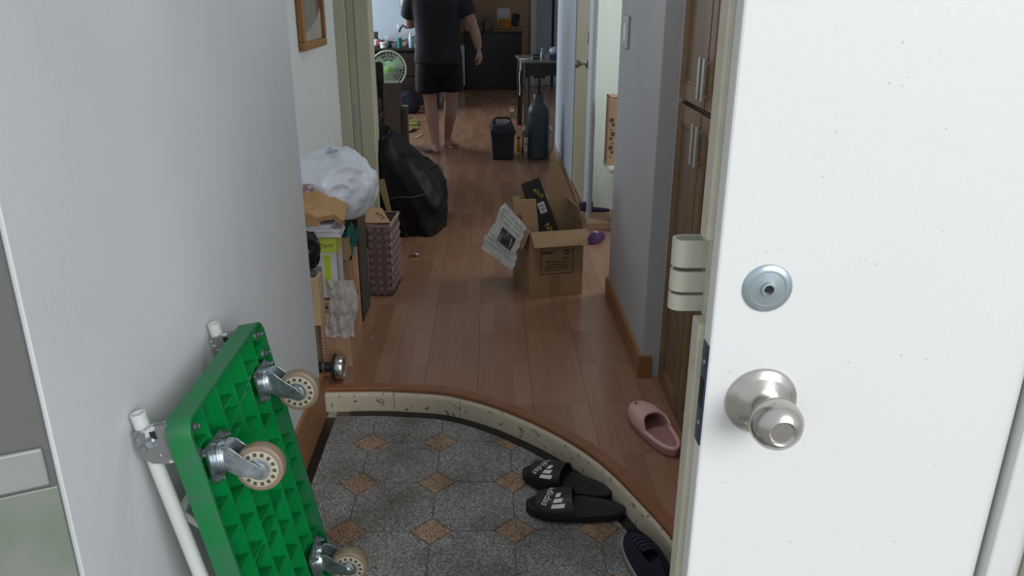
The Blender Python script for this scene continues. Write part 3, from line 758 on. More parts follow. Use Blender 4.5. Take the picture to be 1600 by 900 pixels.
for u_, v_ in ((.62, .62), (.38, .62)):
    p = CS(u_, v_); q1 = CS(u_+.02, v_)-p; q2 = CS(u_, v_+.02)-p; n_ = q1.cross(q2).normalized(); n_ = n_ if n_.z > 0 else -n_
    q2 = q2.normalized(); q1 = q1.normalized()
    ring = [p+n_*.0006+q2*.009*math.cos(a_)+q1*.004*math.sin(a_) for a_ in [2*PI*k/14 for k in range(14)]]
    MB().loft([ring, [r_+n_*.0006 for r_ in ring]]).build('vent_hole', mat('dark_hole', (48, 34, 34), .8), clog)
# navy sneaker
sn = thing('sneaker', 'navy sneaker with grey white sole against the curb under the door leaf', 'shoe', (.392, 1.625, EZ), (0, 0, PI/2+.16))
L_ = .142; wt, wh = .047, .036
MB().loft([sole_rings(L_, wt, wh, lambda x, y: 0, inset=.004), sole_rings(L_, wt, wh, lambda x, y: .008), sole_rings(L_, wt, wh, lambda x, y: .024+.006*(x < -.05)), sole_rings(L_, wt, wh, lambda x, y: .027+.006*(x < -.05), inset=.004)]).build('sole', mat('grey_white_rubber', (150, 148, 144), .6), sn)
def topz(x): 
    t = (x+L_)/(2*L_)
    return .098-.012*t-.050*max(0, (t-.45)/.55)**1.2 + .006*math.cos(t*6)
rings = []
for k in range(12):
    f_ = k/11
    rings.append(sole_rings(L_*(1-.03*f_), wt*(1-.35*f_**1.6), wh*(1-.18*f_**1.5), (lambda f_: lambda x, y: .025+(topz(x)-.025)*f_)(f_), inset=.003))
rings.append(sole_rings(L_*.9, wt*.5, wh*.55, lambda x, y: topz(x)-.012 if x > -.02 else .06))
MB().loft(rings).build('upper', M_navy, sn)
tg = MB().slab(lambda u, v: Vector((-.01+.085*u, (v-.5)*.04, topz(-.01+.085*u)+.004-.006*abs(2*v-1)**2)), 8, 6, .004).build('tongue', M_navy, sn)
for k in range(4):
    x = .005+.02*k
    MB().tube([(x, -.026, topz(x)-.006), (x+.004, -.012, topz(x)+.006), (x+.004, .012, topz(x)+.006), (x, .026, topz(x)-.006)], .0026, 6).build('lace', mat('dark_lace', (40, 44, 60), .8), sn)

# ------------------------------------------------------------------ cartons
def carton(name, label, loc, rz, w, d, h, m, flaps=(), th=.004, closed=False, cat='box', group=None):
    """flaps: (side, length, angle) angle 0 = straight up, 90deg = level outward, 150 = hanging down"""
    t = thing(name, label, cat, loc, (0, 0, rz), group)
    b = MB().box((0, 0, 0), (w, d, th)).box((0, 0, th), (w, th, h)).box((0, d-th, th), (w, d, h)).box((0, th, th), (th, d-th, h)).box((w-th, th, th), (w, d-th, h))
    if closed: b.box((0, 0, h-th), (w, d/2-.0015, h)).box((0, d/2+.0015, h-th), (w, d, h))
    b.build('body', m, t, .0008)
    for side, ln, ang in flaps:
        mm = {'f': T(0, 0, h) @ RX(ang), 'b': T(w, d, h) @ RZ(PI) @ RX(ang), 'l': T(0, d, h) @ RZ(-PI/2) @ RX(ang), 'r': T(w, 0, h) @ RZ(PI/2) @ RX(ang)}[side]
        wd = w if side in 'fb' else d
        MB().box((.002, 0, .001), (wd-.002, th, ln), 0, mm).build('flap', m, t, .0006)
    return t
def sheet(name, label, poly, th, m, M_, cat='cardboard', group=None):
    """a cut piece of board: poly in its own plane, placed by matrix M_"""
    t = MB().prism(poly, -th/2, th/2).build(name, m, None, .0005)
    t.matrix_world = M_
    return tag(t, label, cat, group)
def upright(x, y, z, rz, lean=0):  # plane standing up: local x along, local y up
    return T(x, y, z) @ RZ(rz) @ RX(PI/2 - lean)

dg = math.radians
mid = carton('cardboard_box', 'open cardboard box with framed print on its front in the hall', (.173, 3.363, .0), .215, .253, .305, .312, M_carton, (('f', .088, dg(128)), ('r', .11, dg(-14)), ('l', .085, dg(158)), ('b', .09, dg(20))))
pr_ = MB()
def words(mb, x, z, width, h, n, seed=0):
    # illegible small print: a row of worn word-like strokes
    r_ = random.Random(seed+int(x*997)+int(z*1999)); cx_ = x-width/2
    for q in range(n):
        w_ = width/n
        k_ = max(2, int(w_/.004))
        for j in range(k_):
            hh_ = h*r_.uniform(.55, 1); xx_ = cx_+w_*.9*j/k_
            mb.box((xx_, -.0009, z), (xx_+w_*.9/k_*r_.uniform(.4, .8), -.0001, z+hh_))
            mb.box((xx_, -.0009, z+hh_*r_.uniform(.3, .7)), (xx_+w_*.9/k_, -.0001, z+hh_*.75))
        cx_ += w_
X0, X1, Z0, Z1 = .052, .206, .108, .238
for a, b2 in (((X0, Z0), (X1, Z0+.003)), ((X0, Z1-.003), (X1, Z1)), ((X0, Z0), (X0+.003, Z1)), ((X1-.003, Z0), (X1, Z1))): pr_.box((a[0], -.0009, a[1]), (b2[0], -.0001, b2[1]))
words(pr_, .085, .206, .052, .012, 2, 1); words(pr_, .178, .212, .036, .011, 1, 2); words(pr_, .176, .198, .016, .007, 1, 3); words(pr_, .088, .170, .018, .004, 1, 8)
words(pr_, .172, .178, .036, .006, 1, 4)
for q, wd_ in enumerate((.105, .095, .130, .118)): words(pr_, .130, .163-.0125*q, wd_, .006, 5, 5+q)
pr_.build('print', M_ink, mid)
tp = MB().box((.095, -.0006, .0), (.145, -.0001, .10)).build('packing_tape', mat('brown_packing_tape', (146, 116, 86), .35), mid)
MB().box((.215, -.075, .258), (.243, -.045, .262), 0).build('torn_tab', M_carton2, mid, .002)
# things standing in it
sheet('cardboard_sheet', 'tall cardboard sheet with slanting top edge standing at the back of the open box', [(0, 0), (.145, 0), (.150, .32), (.012, .62), (0, .60)], .005, M_carton, upright(.265, 3.575, .025, .28, -.04), group='boards in the open box')
sheet('cardboard_sheet', 'thin cardboard sheet leaning behind the tallest board in the open box', [(0, 0), (.13, 0), (.118, .33), (.02, .57), (0, .55)], .005, M_carton3, upright(.300, 3.62, .025, .24, -.04), group='boards in the open box')
sheet('cardboard_sheet', 'broad pale cardboard board at the left side of the open box', [(0, 0), (.07, 0), (.022, .42), (-.05, .42)], .005, M_carton2, upright(.178, 3.475, .02, .15, -.04), group='boards in the open box')
sheet('cardboard_sheet', 'dull cardboard strip left of the black product box', [(0, 0), (.05, 0), (.03, .33), (-.01, .34)], .006, M_carton3, upright(.235, 3.575, .02, .2, -.03), group='boards in the open box')
sheet('cardboard_sheet', 'short dull cardboard strip right of the black product box', [(0, 0), (.045, 0), (.028, .36), (-.012, .36)], .006, M_carton3, upright(.352, 3.545, .02, .22, -.03), group='boards in the open box')
sheet('cardboard_sheet', 'narrow cardboard offcut poking up behind the left board', [(0, 0), (.05, 0), (-.02, .48), (-.05, .50), (-.06, .42)], .005, M_carton, upright(.19, 3.60, .02, .1, -.03), group='boards in the open box')
pb = thing('product_box', 'black product box with gold lettering and a white barcode label in the open carton', 'box', (0, 0, 0))
_d = Vector((-.09, .06, .23)).normalized(); _x = (Vector((1, .15, 0))-_d*_d.dot(Vector((1, .15, 0)))).normalized(); _y = _d.cross(_x)
_m = Matrix((_x, _y, _d)).transposed().to_4x4(); _m.translation = Vector((.368, 3.448, .035)); pb.matrix_world = _m
bx('body', (-.046, 0, 0), (.040, .04, .515), mat('black_gloss_card', (20, 20, 22), .4, var=.05), pb, .0015)
g1 = MB(); put_text(g1, 'ASUS', .036, T(.004, -.0008, .445) @ RX(PI/2) @ RZ(dg(-60)), .055); g1.build('lettering', M_gold, pb)
g1 = MB(); put_text(g1, 'NV', .05, T(-.012, -.0008, .275) @ RX(PI/2) @ RZ(dg(-80)), .05); g1.build('lettering', M_gold, pb)
lb = MB().box((-.012, -.0012, .355), (.020, -.0002, .405)).build('barcode_label', M_paper, pb)
bc = MB()
for q in range(7): bc.box((-.007, -.0018, .360+.006*q), (.015, -.0012, .362+.006*q+(q % 3)*.0008))
bc.build('barcode', M_ink, lb)
# newspaper hanging over the left flap
def NP(u, v):
    A, B_, C, D = Vector((.062, 3.63, .385)), Vector((.158, 3.42, .325)), Vector((.092, 3.36, .135)), Vector((-.050, 3.50, .200))
    p = A.lerp(B_, u).lerp(D.lerp(C, u), v)
    k = .02*math.sin(PI*u)*math.sin(PI*v)+.016*wave(u, v, 4, 1)+.010*wave(u, v, 9, 2)
    return p+Vector((-.55, -.45, .6))*k
npp = tag(MB().slab(NP, 26, 26, .0012).build('newspaper', mat('newsprint', (186, 183, 178), .85, var=.05, scale=14), None), 'crumpled newspaper page with a dark photo hanging over the left flap of the open box', 'newspaper')
def onp(u, v, l=.0012): 
    return NP(u, v)+Vector((-.55, -.45, .6))*l
ph = MB()
ph.grid(lambda u, v: onp(.42+.42*u, .38+.30*v, .0022), 8, 8)
ph.build('printed_photo', mat('printed_photo_ink', (44, 40, 40), .8, col2=(96, 88, 84), lo=.4, hi=.7, scale=30), npp)
tx = MB()
for q in range(9):
    if q in (4, 5): continue
    for c in range(3):
        u0 = .08+.3*c; v0 = .10+.09*q
        if .36 < u0+.1 < .86 and .33 < v0 < .72: continue
        tx.grid(lambda u, v, u0=u0, v0=v0: onp(u0+.24*u, v0+.014*v, .002), 5, 1)
tx.build('print_lines', mat('grey_newsprint_ink', (120, 112, 118), .8), npp)

# ------------------------------------------------------------------ pile in the recess on the left
c1 = carton('cardboard_box', 'pale brown carton with faint stamped panels nearest the dumbbell', (-.79, 2.665, 0), 0, .272, .235, .222, M_carton2, (), closed=True)
pr_ = MB()
for (x0, z0, x1, z1) in ((.196, .168, .238, .186), (.148, .052, .214, .118)):
    for a, b2 in (((x0, z0), (x1, z0+.0015)), ((x0, z1-.0015), (x1, z1)), ((x0, z0), (x0+.0015, z1)), ((x1-.0015, z0), (x1, z1)), (((x0+x1)/2, z0), ((x0+x1)/2+.0012, z1))): pr_.box((a[0], -.0008, a[1]), (b2[0], -.0001, b2[1]))
for q in range(4): pr_.box((.155, -.0008, .064+.012*q), (.205, -.0001, .0655+.012*q))
pr_.build('print', M_ink2, c1)
# bubble wrap on and beside that carton
def BW(u, v):
    x = -.60+.10*u; z0 = .335-.17*v
    return Vector((x+.012*math.sin(v*5)+.012*v, 2.698-.014*math.sin(u*PI)+.012*wave(u, v, 9, 5)-.052*v, z0-.03*v+.004*wave(u, v, 6, 6)))
tag(MB().slab(BW, 20, 22, .004).build('bubble_wrap', M_bubble), 'crumpled clear bubble wrap sheet hanging beside the printed paper pack', 'packaging')
def BW2(u, v):
    x = -.78+.262*u; y = 2.684+.18*v
    return Vector((x, y, .2285+.012*abs(wave(u, v, 4, 8))+.01*u))
tag(MB().slab(BW2, 18, 14, .003).build('kraft_sheet', M_brownp), 'creased brown paper lying on the pale carton', 'paper')
# wooden board and dumbbell
bd = thing('wooden_tray', 'pale narrow wooden tray end showing at the wall corner above the dumbbell', 'tray', (-.79, 2.585, .201))
M_pine = mat('pale_pine', (196, 168, 134), .6, var=.08, scale=10)
bx('front', (0, 0, 0), (.190, .010, .178), M_pine, bd, .002); bx('side', (.178, .010, 0), (.190, .075, .178), M_pine, bd, .002); bx('bottom', (0, .010, 0), (.178, .075, .008), M_pine, bd)
tag(bx('small_carton', (-.79, 2.617, 0), (-.622, 2.660, .2), M_carton3, None, .002), 'small dull carton hidden under the pale wooden tray', 'box')
db = thing('dumbbell', 'chrome dumbbell with black grip on the floor at the wall corner', 'dumbbell', (-.575, 2.568, .0470))
MB().lathe([(.040, -.021), (.0455, -.018), (.0465, -.015), (.0465, .015), (.0450, .018), (.036, .019), (.034, .015), (.012, .014), (0, .014)], 40, (.028, 0, 0), (1, 0, 0)).build('weight', M_chrome, db)
MB().lathe([(.040, .020), (.0455, .016), (.0465, .008), (.0465, -.010), (.044, -.016), (.036, -.018), (0, -.018)], 40, (-.145, 0, 0), (1, 0, 0)).build('weight', M_chrome, db)
MB().lathe([(.0455, -.0055), (.0475, -.004), (.0475, .004), (.0455, .0055)], 40, (.016, 0, 0), (1, 0, 0)).build('rubber_ring', M_black, db)
MB().tube([(-.13, 0, 0), (-.09, 0, 0), (-.055, 0, 0), (-.02, 0, 0), (.012, 0, 0)], [.016, .017, .0185, .017, .016], 16).build('grip', M_black, db)
MB().lathe([(.0185, 0), (.0185, .008)], 18, (-.03, 0, 0), (1, 0, 0)).build('collar', M_chrome, db)
# printed paper pack
pk = thing('paper_pack', 'white and lime paper pack standing on the pale carton, lettered paper', 'paper pack', (-.70, 2.745, .2445))
bx('body', (0, 0, 0), (.14, .10, .232), M_paper, pk, .002)
bx('lime_top', (-.0008, -.0008, .176), (.1408, .1008, .2328), M_lime2, pk, .001)
bx('lime_stripe', (.092, -.0009, .045), (.114, 0, .168), M_lime, pk)
bx('dark_edge', (.1395, -.001, 0), (.1412, .002, .176), M_black, pk)
lt = MB(); put_text(lt, 'y Paper', .026, T(.096, -.0014, .192) @ RX(PI/2), .074); lt.build('lettering', mat('dark_green_ink', (70, 84, 20), .7), pk)
lt = MB(); words(lt, .118, .010, .03, .008, 1, 3); lt.build('small_print', M_ink, pk)
# black bag in front of it
bb = thing('black_carrier_bag', 'small crumpled black plastic bag squeezed beside the lime paper pack', 'bag', (-.672, 2.642, .463))
blob('bag_body', M_blackbag, bb, (0, 0, 0), (.070, .052, .072), .22, 2.4, 3, 4)
MB().tube([(-.01, -.03, .07), (.0, -.045, .10), (.02, -.05, .09), (.025, -.045, .06)], .006, 7, flat=.5).build('handle', M_blackbag, bb)
gb = tag(bx('grey_block', (-.70, 2.665, .245), (-.615, 2.735, .372), mat('grey_foam', (120, 118, 118), .8), None, .004), 'small grey foam block under the crumpled black bag', 'foam')
# papers on top
for q, (x, y, z, rz, rx, w_, d_, h_, lab) in enumerate(((-.71, 2.71, .487, .05, .0, .175, .13, .022, 'white card folder on the lime paper pack'), (-.72, 2.715, .511, -.06, .02, .15, .12, .016, 'lilac white booklet lying on the card folder'))):
    p_ = thing('booklet', lab, 'paper', (x, y, z), (rx, 0, rz), 'papers on the pile')
    bx('cover', (0, 0, h_-.0015), (w_, d_, h_), mat('lilac_cover%d' % q, ((206, 204, 214), (190, 188, 206))[q], .6, var=.03), p_); bx('cover', (0, 0, 0), (w_, d_, .0015), M_paper, p_)
    bx('pages', (.002, .002, .0015), (w_-.003, d_-.002, h_-.0015), M_paper, p_)
# carton with teal things, leaning boards
c2 = carton('cardboard_box', 'open cardboard box with a hand slot and teal tools in it, mid pile', (-.798, 2.99, 0), 0, .235, .27, .405, M_carton, (('f', .09, dg(170)),), group=None)
sl = MB().box((.175, -.008, .332), (.215, -.0035, .347)).build('hand_slot', M_ink, c2)
bx('inner_liner', (.01, .01, .30), (.235, .26, .315), M_carton3, c2)
for q, (x, y, a_) in enumerate(((-.585, 3.02, .35), (-.570, 3.05, .2), (-.60, 3.06, -.25))):
    t_ = thing('teal_clamp', ('teal plastic clamp with raised handle in the middle open box', 'teal plastic clamp leaning right in the middle open box', 'teal plastic clamp leaning left in the middle open box')[q], 'tool', (x, y, .318), (0, a_*.6, a_), 'teal clamps in the middle open box')
    MB().prism([(-.012, 0), (.012, 0), (.014, .05), (.006, .12), (-.004, .13), (-.012, .06)], -.007, .007, 0, RX(PI/2)).build('arm', M_teal, t_, .002)
    MB().tube([(.004, 0, .03), (.024, 0, .06), (.02, 0, .105)], .005, 7).build('lever', M_teal, t_)
sheet('cardboard_sheet', 'pale board edge leaning on the outside of the middle open box', [(0, 0), (.022, 0), (.022, .34), (0, .34)], .020, M_carton2, upright(-.566, 3.065, .001, -.05, 0), group='boards beside the middle box')
sheet('cardboard_sheet', 'dark brown board standing along the right of the middle open box', [(0, 0), (.25, 0), (.25, .46), (0, .40)], .010, M_carton3, upright(-.554, 3.085, .001, PI/2-.0, 0), group='boards beside the middle box')
sheet('cardboard_sheet', 'black edged board standing behind the pale board edge', [(0, 0), (.20, 0), (.20, .47), (0, .45)], .008, mat('dark_board', (62, 54, 46), .7), upright(-.544, 3.10, .001, PI/2-.0, 0), group='boards beside the middle box')
# kraft paper parcel and white plastic bag on top
kp = thing('kraft_parcel', 'folded brown kraft paper bag lying below the white plastic bag', 'paper bag', (-.64, 2.825, .532), (0, .0, .06))
def KP(u, v): return Vector(((u-.5)*.22, (v-.5)*.20, .085*(math.sin(PI*min(1, max(0, u*.9+.05))))**.7*(.45+.55*v) + .016*wave(u, v, 4, 3)+.008*wave(u, v, 9, 4)))
MB().slab(KP, 18, 16, .02).build('bag_body', M_brownp, kp)
def KF(u, v): return Vector((-.10+.13*u-.02*v, -.108-.004*v, .0+.075*v*(1-.55*u)+.008*wave(u, v, 4, 6)))
MB().slab(KF, 10, 8, .003).build('folded_flap', M_brownp, kp)
blob('purple_wrapper', M_purple, kp, (-.115, -.07, .025), (.02, .03, .03), .2, 3, 2, 3)
pkb = thing('plastic_bag', 'full white plastic bag slumped on top of the carton pile', 'bag', (-.635, 3.10, .590))
def shp(p):
    return Vector((p.x, p.y, p.z - .25*max(0, -p.x)*.3))
blob('bag_body', M_bagw, pkb, (0, 0, 0), (.172, .20, .140), .17, 1.35, 5, 5, flat=-.105, sq=2.4, shape=shp)
def FLP(u, v): return Vector((-.15+.25*u, -.155-.02*v+.02*wave(u, v, 3, 9), .045+.06*u*(1-u)*2-.06*v+.012*wave(u, v, 6, 4)))
MB().slab(FLP, 16, 8, .003).build('bag_fold', M_bagw, pkb)
MB().tube([(.0, -.03, .125), (.02, -.05, .158), (.05, -.04, .15), (.06, -.01, .12)], [.016, .010, .008, .014], 9, flat=.4).build('handle', M_bagw, pkb)
bx('label_print', (-.115, -.205, .01), (-.02, -.198, .05), mat('pale_print', (190, 186, 196), .5, col2=(150, 120, 130), scale=60), pkb, .002)
# woven basket
bk = thing('woven_basket', 'tall mauve brown woven strap basket on the floor beside the cartons', 'basket', (-.555, 3.405, 0), (0, 0, -.06))
M_wv = mat('mauve_strap', (152, 124, 124), .55, var=.12, scale=25); M_wv2 = mat('dark_mauve_strap', (104, 80, 82), .55, var=.12, scale=25)
BWd, BDp, BH = .105, .24, .335
bw = MB().box((.002, .002, 0), (BWd-.002, BDp-.002, .006)).box((.002, .002, 0), (BWd-.002, .006, BH)).box((.002, BDp-.006, 0), (BWd-.002, BDp-.002, BH)).box((.002, .006, 0), (.006, BDp-.006, BH)).box((BWd-.006, .006, 0), (BWd-.002, BDp-.006, BH))
bw.build('liner', M_wv2, bk)
def weave(face, W_, n):
    s_ = W_/n
    rows = int(BH/s_*1)
    base = None
    for r_ in range(rows*2):
        for c in range(n+1):
            cx_ = (c+(.5 if r_ % 2 else 0))*s_; cz = (r_+1)*s_/2
            if cx_ < s_*.3 or cx_ > W_-s_*.3 or cz > BH-s_*.5: continue
            tilt = .0022 if r_ % 2 else -.0022
            h_ = s_*.47
            mm = (T(cx_, -.001, cz) if face == 'f' else T(BWd+.001, cx_, cz) @ RZ(PI/2))
            key = (face == 'f', r_ % 2, n)
            if key not in wm:
                q_ = [(-h_, 0), (0, -h_), (h_, 0), (0, h_)]
                vs = [(x, .003, z) for x, z in q_] + [(x*.94, -.001-(tilt if x+z > 0 else -tilt), z*.94) for x, z in q_]
                me = MB().add(vs, [(0, 1, 2, 3), (4, 7, 6, 5), (0, 4, 5, 1), (1, 5, 6, 2), (2, 6, 7, 3), (3, 7, 4, 0)]).mesh('strap_square', M_wv if r_ % 2 else M_wv2)
                wm[key] = me
            ob = link('strap_square', wm[key], bk); ob.matrix_local = mm
wm = {}
weave('f', BWd, 3); weave('r', BDp, 6)
rim = MB()
for a, b2 in (((0, -.003, BH-.012), (BWd, .006, BH+.004)), ((0, BDp-.006, BH-.012), (BWd, BDp+.002, BH+.004)), ((-.002, 0, BH-.012), (.006, BDp, BH+.004)), ((BWd-.006, 0, BH-.012), (BWd+.003, BDp, BH+.004))): rim.box(a, b2)
rim.build('rim', M_wv, bk, .002)
fp = sheet('carton_flap', 'torn carton flap with brown lettering lying on the woven basket', [(0, 0), (.115, 0), (.07, .085), (0, .095)], .005, M_carton2, T(-.56, 3.40, .348) @ RX(dg(35)), 'cardboard')
lt = MB()
for q in range(3):
    m_ = T(.052+.013*q, .050-.012*q, .0032) @ RZ(-.7)
    lt.box((-.004, -.010, 0), (-.001, .010, .0005), 0, m_).box((-.004, .007, 0), (.005, .010, .0005), 0, m_).box((-.002, -.002+.006*(q % 2), 0), (.005, .001+.006*(q % 2), .0005), 0, m_)
lt.build('print', M_ink, fp)

# ------------------------------------------------------------------ big black bag
gbag = thing('garment_bag', 'large black duffel bag heaped on the floor beyond the woven basket', 'bag', (-.50, 4.68, 0))
def bshape(p):
    # slumped: high at the left, low shoulder at the right, falling away to the back
    xs = [(-.24, .68), (-.12, .62), (-.04, .56), (.08, .43), (.20, .375), (.24, .34)]
    x = max(-.24, min(.24, p.x)); zm = xs[-1][1]
    for (a, za), (c, zc) in zip(xs, xs[1:]):
        if a <= x <= c: zm = za+(zc-za)*(x-a)/(c-a); break
    k = 1-.22*max(0, min(1, (p.y+.25)/.55))
    z = p.z*zm/.4*k if p.z > 0 else p.z
    return Vector((p.x, p.y, z))
M_blk = mat('black_nylon', (9, 10, 12), .55, var=.2, scale=8, bump=.35, bscale=16, spec=.3)
blob('bag_body', M_blk, gbag, (0, 0, .012), (.225, .33, .40), .11, 2.3, 8, 5, flat=-.010, sq=4.5, shape=bshape)
MB().tube([(.155, -.22, .37), (.20, -.23, .395), (.225, -.24, .37), (.23, -.245, .33), (.248, -.24, .305), (.235, -.23, .285), (.205, -.22, .30)], .008, 8, flat=.5).build('handle', M_black, gbag)
MB().tube([(-.10, -.335, .21), (-.02, -.342, .235), (.06, -.34, .232), (.14, -.325, .25)], .004, 6).build('zip', mat('dark_zip', (66, 68, 72), .35, .5), gbag)
MB().lathe([(.008, 0), (.008, .003), (0, .004)], 10, (-.105, -.336, .195), (0, -1, 0)).build('zip_pull', M_zinc, gbag)
sheet('wood_strip', 'flat pale wooden strip leaning on the black duffel bag', [(0, 0), (.022, 0), (.036, .22), (-.006, .225)], .006, mat('tan_wood_strip', (158, 134, 94), .6, var=.06), upright(-.563, 4.24, .14, 0, -.05) @ RZ(.22), 'wood strip')
ldg = tag(bx('low_shoe_box', (-.70, 4.12, .001), (-.545, 4.285, .145), mat('dark_box_card', (40, 36, 36), .6), None, .003), 'dark low box on the floor behind the woven basket', 'box')

# ------------------------------------------------------------------ small things on the hall floor
t_ = thing('wrapper_scrap', 'tiny red and white wrapper scrap on the laminate in the middle of the hall', 'litter', (-.41, 3.985, .0005), (0, 0, .4))
MB().slab(lambda u, v: Vector(((u-.5)*.05, (v-.5)*.02, .004+.006*wave(u, v, 3, 2)+.003)), 6, 4, .002).build('scrap', mat('red_foil', (96, 44, 36), .4), t_)
bx('white_tip', (.012, -.008, .006), (.026, .008, .014), M_paper, t_, .001)
rs = random.Random(5)
for q, (x, y) in enumerate(((-.485, 2.93), (.555, 2.44))):
    tag(MB().lathe([(.003, 0), (.0025, .002), (0, .0026)], 7, (x, y, 0), (0, 0, 1)).build('crumb', M_paper), ('white crumb on the laminate near the cartons', 'white crumb on the laminate near the oak cabinet')[q], 'crumb')

# ------------------------------------------------------------------ side room things
lid = thing('flat_carton', 'flat cardboard lid on the floor at the side room opening', 'cardboard', (.572, 4.50, 0), (0, 0, -.04))
bx('top', (0, 0, .03), (.14, .32, .034), M_carton2, lid, .001); bx('front', (0, 0, .0), (.14, .004, .03), M_carton2, lid); bx('side', (.136, .004, 0), (.14, .32, .03), M_carton, lid); bx('side', (0, .004, 0), (.004, .32, .03), M_carton, lid)
def slipper(x, y, z, rz, label):
    t = thing('felt_slipper', label, 'slipper', (x, y, z), (0, 0, rz), 'purple slippers at the side room')
    MB().loft([sole_rings(.11, .042, .034, lambda x, y: 0), sole_rings(.11, .042, .034, lambda x, y: .012), sole_rings(.11, .042, .034, lambda x, y: .014, inset=.01)]).build('sole', M_purple, t)
    MB().slab(lambda u, v: Vector((.0+.104*v, half_w(.104*v, .11, .042, .034)*math.cos(PI*u), .010+.045*math.sqrt(max(0, 1-v**3))*max(0, math.sin(PI*u))**.7)), 14, 8, .004).build('upper', M_purple, t)
    blob('bow', mat('pink_bow', (190, 130, 150), .7), t, (.03, 0, .05), (.016, .02, .010), .2, 3, 1, 2)
slipper(.635, 4.80, .035, 2.9, 'purple slipper lying on the cardboard lid')
slipper(.60, 4.28, .0, -2.0, 'purple slipper with pink bow in front of the cardboard lid')
stl = thing('stand', 'small brown pedestal with white rounded top in the side room', 'stand', (.80, 4.52, 0))
MB().box((-.05, -.09, 0), (.22, .20, .345)).build('cabinet', mat('grey_brown_laminate', (110, 96, 84), .6), stl, .004)
MB().prism(rrect(-.125, -.12, .26, .23, .06), .345, .378).build('top', M_white, stl, .012, 3)
cu = carton('cardboard_box', 'tall carton with dark ornament print standing on the white topped pedestal', (.675, 4.50, .379), 0, .20, .16, .385, M_carton2, closed=True)
orn = MB()
for q in range(9):
    orn.lathe([(.006+.004*(q % 3), 0), (.005, .001), (0, .001)], 8, (.012+.010*(q % 2), -.0006, .05+.026*q), (0, -1, 0))
orn.build('ornament_print', mat('grey_brown_ink', (88, 78, 66), .8), cu)

# wall things
sw = thing('light_switch', 'grey white wall switch on the right wall block', 'switch', (.5395, 3.24, 1.165))
bx('plate', (-.009, -.060, -.062), (0, .060, .062), mat('greyed_switch_plastic', (150, 150, 148), .5), sw, .003); bx('rocker', (-.012, -.022, -.035), (-.009, .022, .035), M_white, sw, .002)
fr_ = thing('framed_mirror', 'wood framed mirror hanging on the recess wall, upper left', 'mirror', (-.80, 3.70, 1.075))
b = MB(); 
M_frame = mat('honey_wood_frame', (140, 98, 50), .45, var=.12, scale=14)
hy, hz = .235, .62
for nm, a, b2 in (('frame_rail', (0, -hy, 0), (.03, hy, .035)), ('frame_rail', (0, -hy, hz-.035), (.03, hy, hz)), ('frame_stile', (0, -hy, .035), (.03, -hy+.035, hz-.035)), ('frame_stile', (0, hy-.035, .035), (.03, hy, hz-.035))): bx(nm, a, b2, M_frame, fr_, .006)
bx('glass', (.002, -hy+.03, .03), (.012, hy-.03, hz-.03), mat('aged_mirror', (186, 192, 192), .12, .85, var=.04), fr_)
MB().slab(lambda u, v: Vector((.0135+.001*wave(u, v, 3), -hy+.035+.40*(u), .035+.13*v*(.25+.75*u**2))), 12, 6, .001).build('etched_corner', mat('grey_etching', (150, 146, 140), .6), fr_)

# ------------------------------------------------------------------ toolbox and gas cylinder
tb = thing('toolbox', 'dark navy plastic toolbox on the floor in the hall', 'toolbox', (.10, 6.74, 0), (0, 0, .03))
def frus(z0, z1, a, b2, dy=.18):
    return [[(x*a, y*(dy/.1)*a/.095*.95, z0) for x, y in ((-1, -.1), (1, -.1), (1, .1), (-1, .1))], [(x*b2, y*(dy/.1)*b2/.095*.95, z1) for x, y in ((-1, -.1), (1, -.1), (1, .1), (-1, .1))]]
MB().loft(frus(0, .215, .084, .095), True, 0, False).build('body', M_navyp, tb, .006)
MB().loft(frus(.215, .245, .104, .104), True, 0, False).build('rim', M_navyp, tb, .004)
ld = MB().loft(frus(.245, .285, .100, .088), True, 0, False).build('lid', M_navyp, tb, .006)
bx('tray_panel', (-.05, -.10, .285), (.05, .10, .291), mat('grey_tray', (112, 112, 116), .5), ld, .003)
hb = MB().tube([(-.065, 0, .283), (-.065, 0, .318), (-.05, 0, .328), (.05, 0, .328), (.065, 0, .318), (.065, 0, .283)], .009, 8).build('carry_handle', M_black, tb)
for xx in (-.05, .05): bx('latch', (xx-.014, -.176, .20), (xx+.014, -.166, .262), M_black, tb, .002)
sd = thing('screwdriver', 'short screwdriver with pale handle lying on the toolbox lid', 'screwdriver', (.13, 6.63, .306), (0, PI/2, 1.1))
MB().lathe([(.006, 0), (.011, .012), (.012, .05), (.007, .065), (0, .066)], 12).build('handle', mat('pale_plastic', (160, 160, 165), .4), sd); MB().lathe([(.003, -.06), (.003, 0)], 8).build('blade', M_zinc, sd)
gc = thing('gas_cylinder', 'blue grey steel gas cylinder with T valve standing by the pale blue wall', 'gas cylinder', (.405, 6.68, 0))
MB().lathe([(.080, 0), (.091, .008), (.092, .02), (.092, .37), (.088, .405), (.076, .437), (.060, .455), (.046, .462), (.045, .525), (.042, .53), (0, .53)], 40).build('body', M_steelblue, gc)
vv = MB().lathe([(.018, .53), (.018, .55), (.012, .553), (.012, .575), (.020, .58), (.020, .60), (.011, .605), (.011, .66), (0, .66)], 16).build('valve', mat('dark_brass', (46, 42, 36), .4, .5), gc)
MB().tube([(-.048, 0, .665), (-.02, 0, .672), (.02, 0, .672), (.048, 0, .665)], [.010, .011, .011, .010], 10).build('tee_handle', M_black, vv)
MB().tube([(0, 0, .59), (0, -.035, .59)], .010, 10).build('outlet', mat('dark_brass', (0, 0, 0)), vv)
ct = thing('cylinder_trolley', 'chrome tube trolley frame standing behind the gas cylinder', 'trolley', (.405, 6.815, 0))
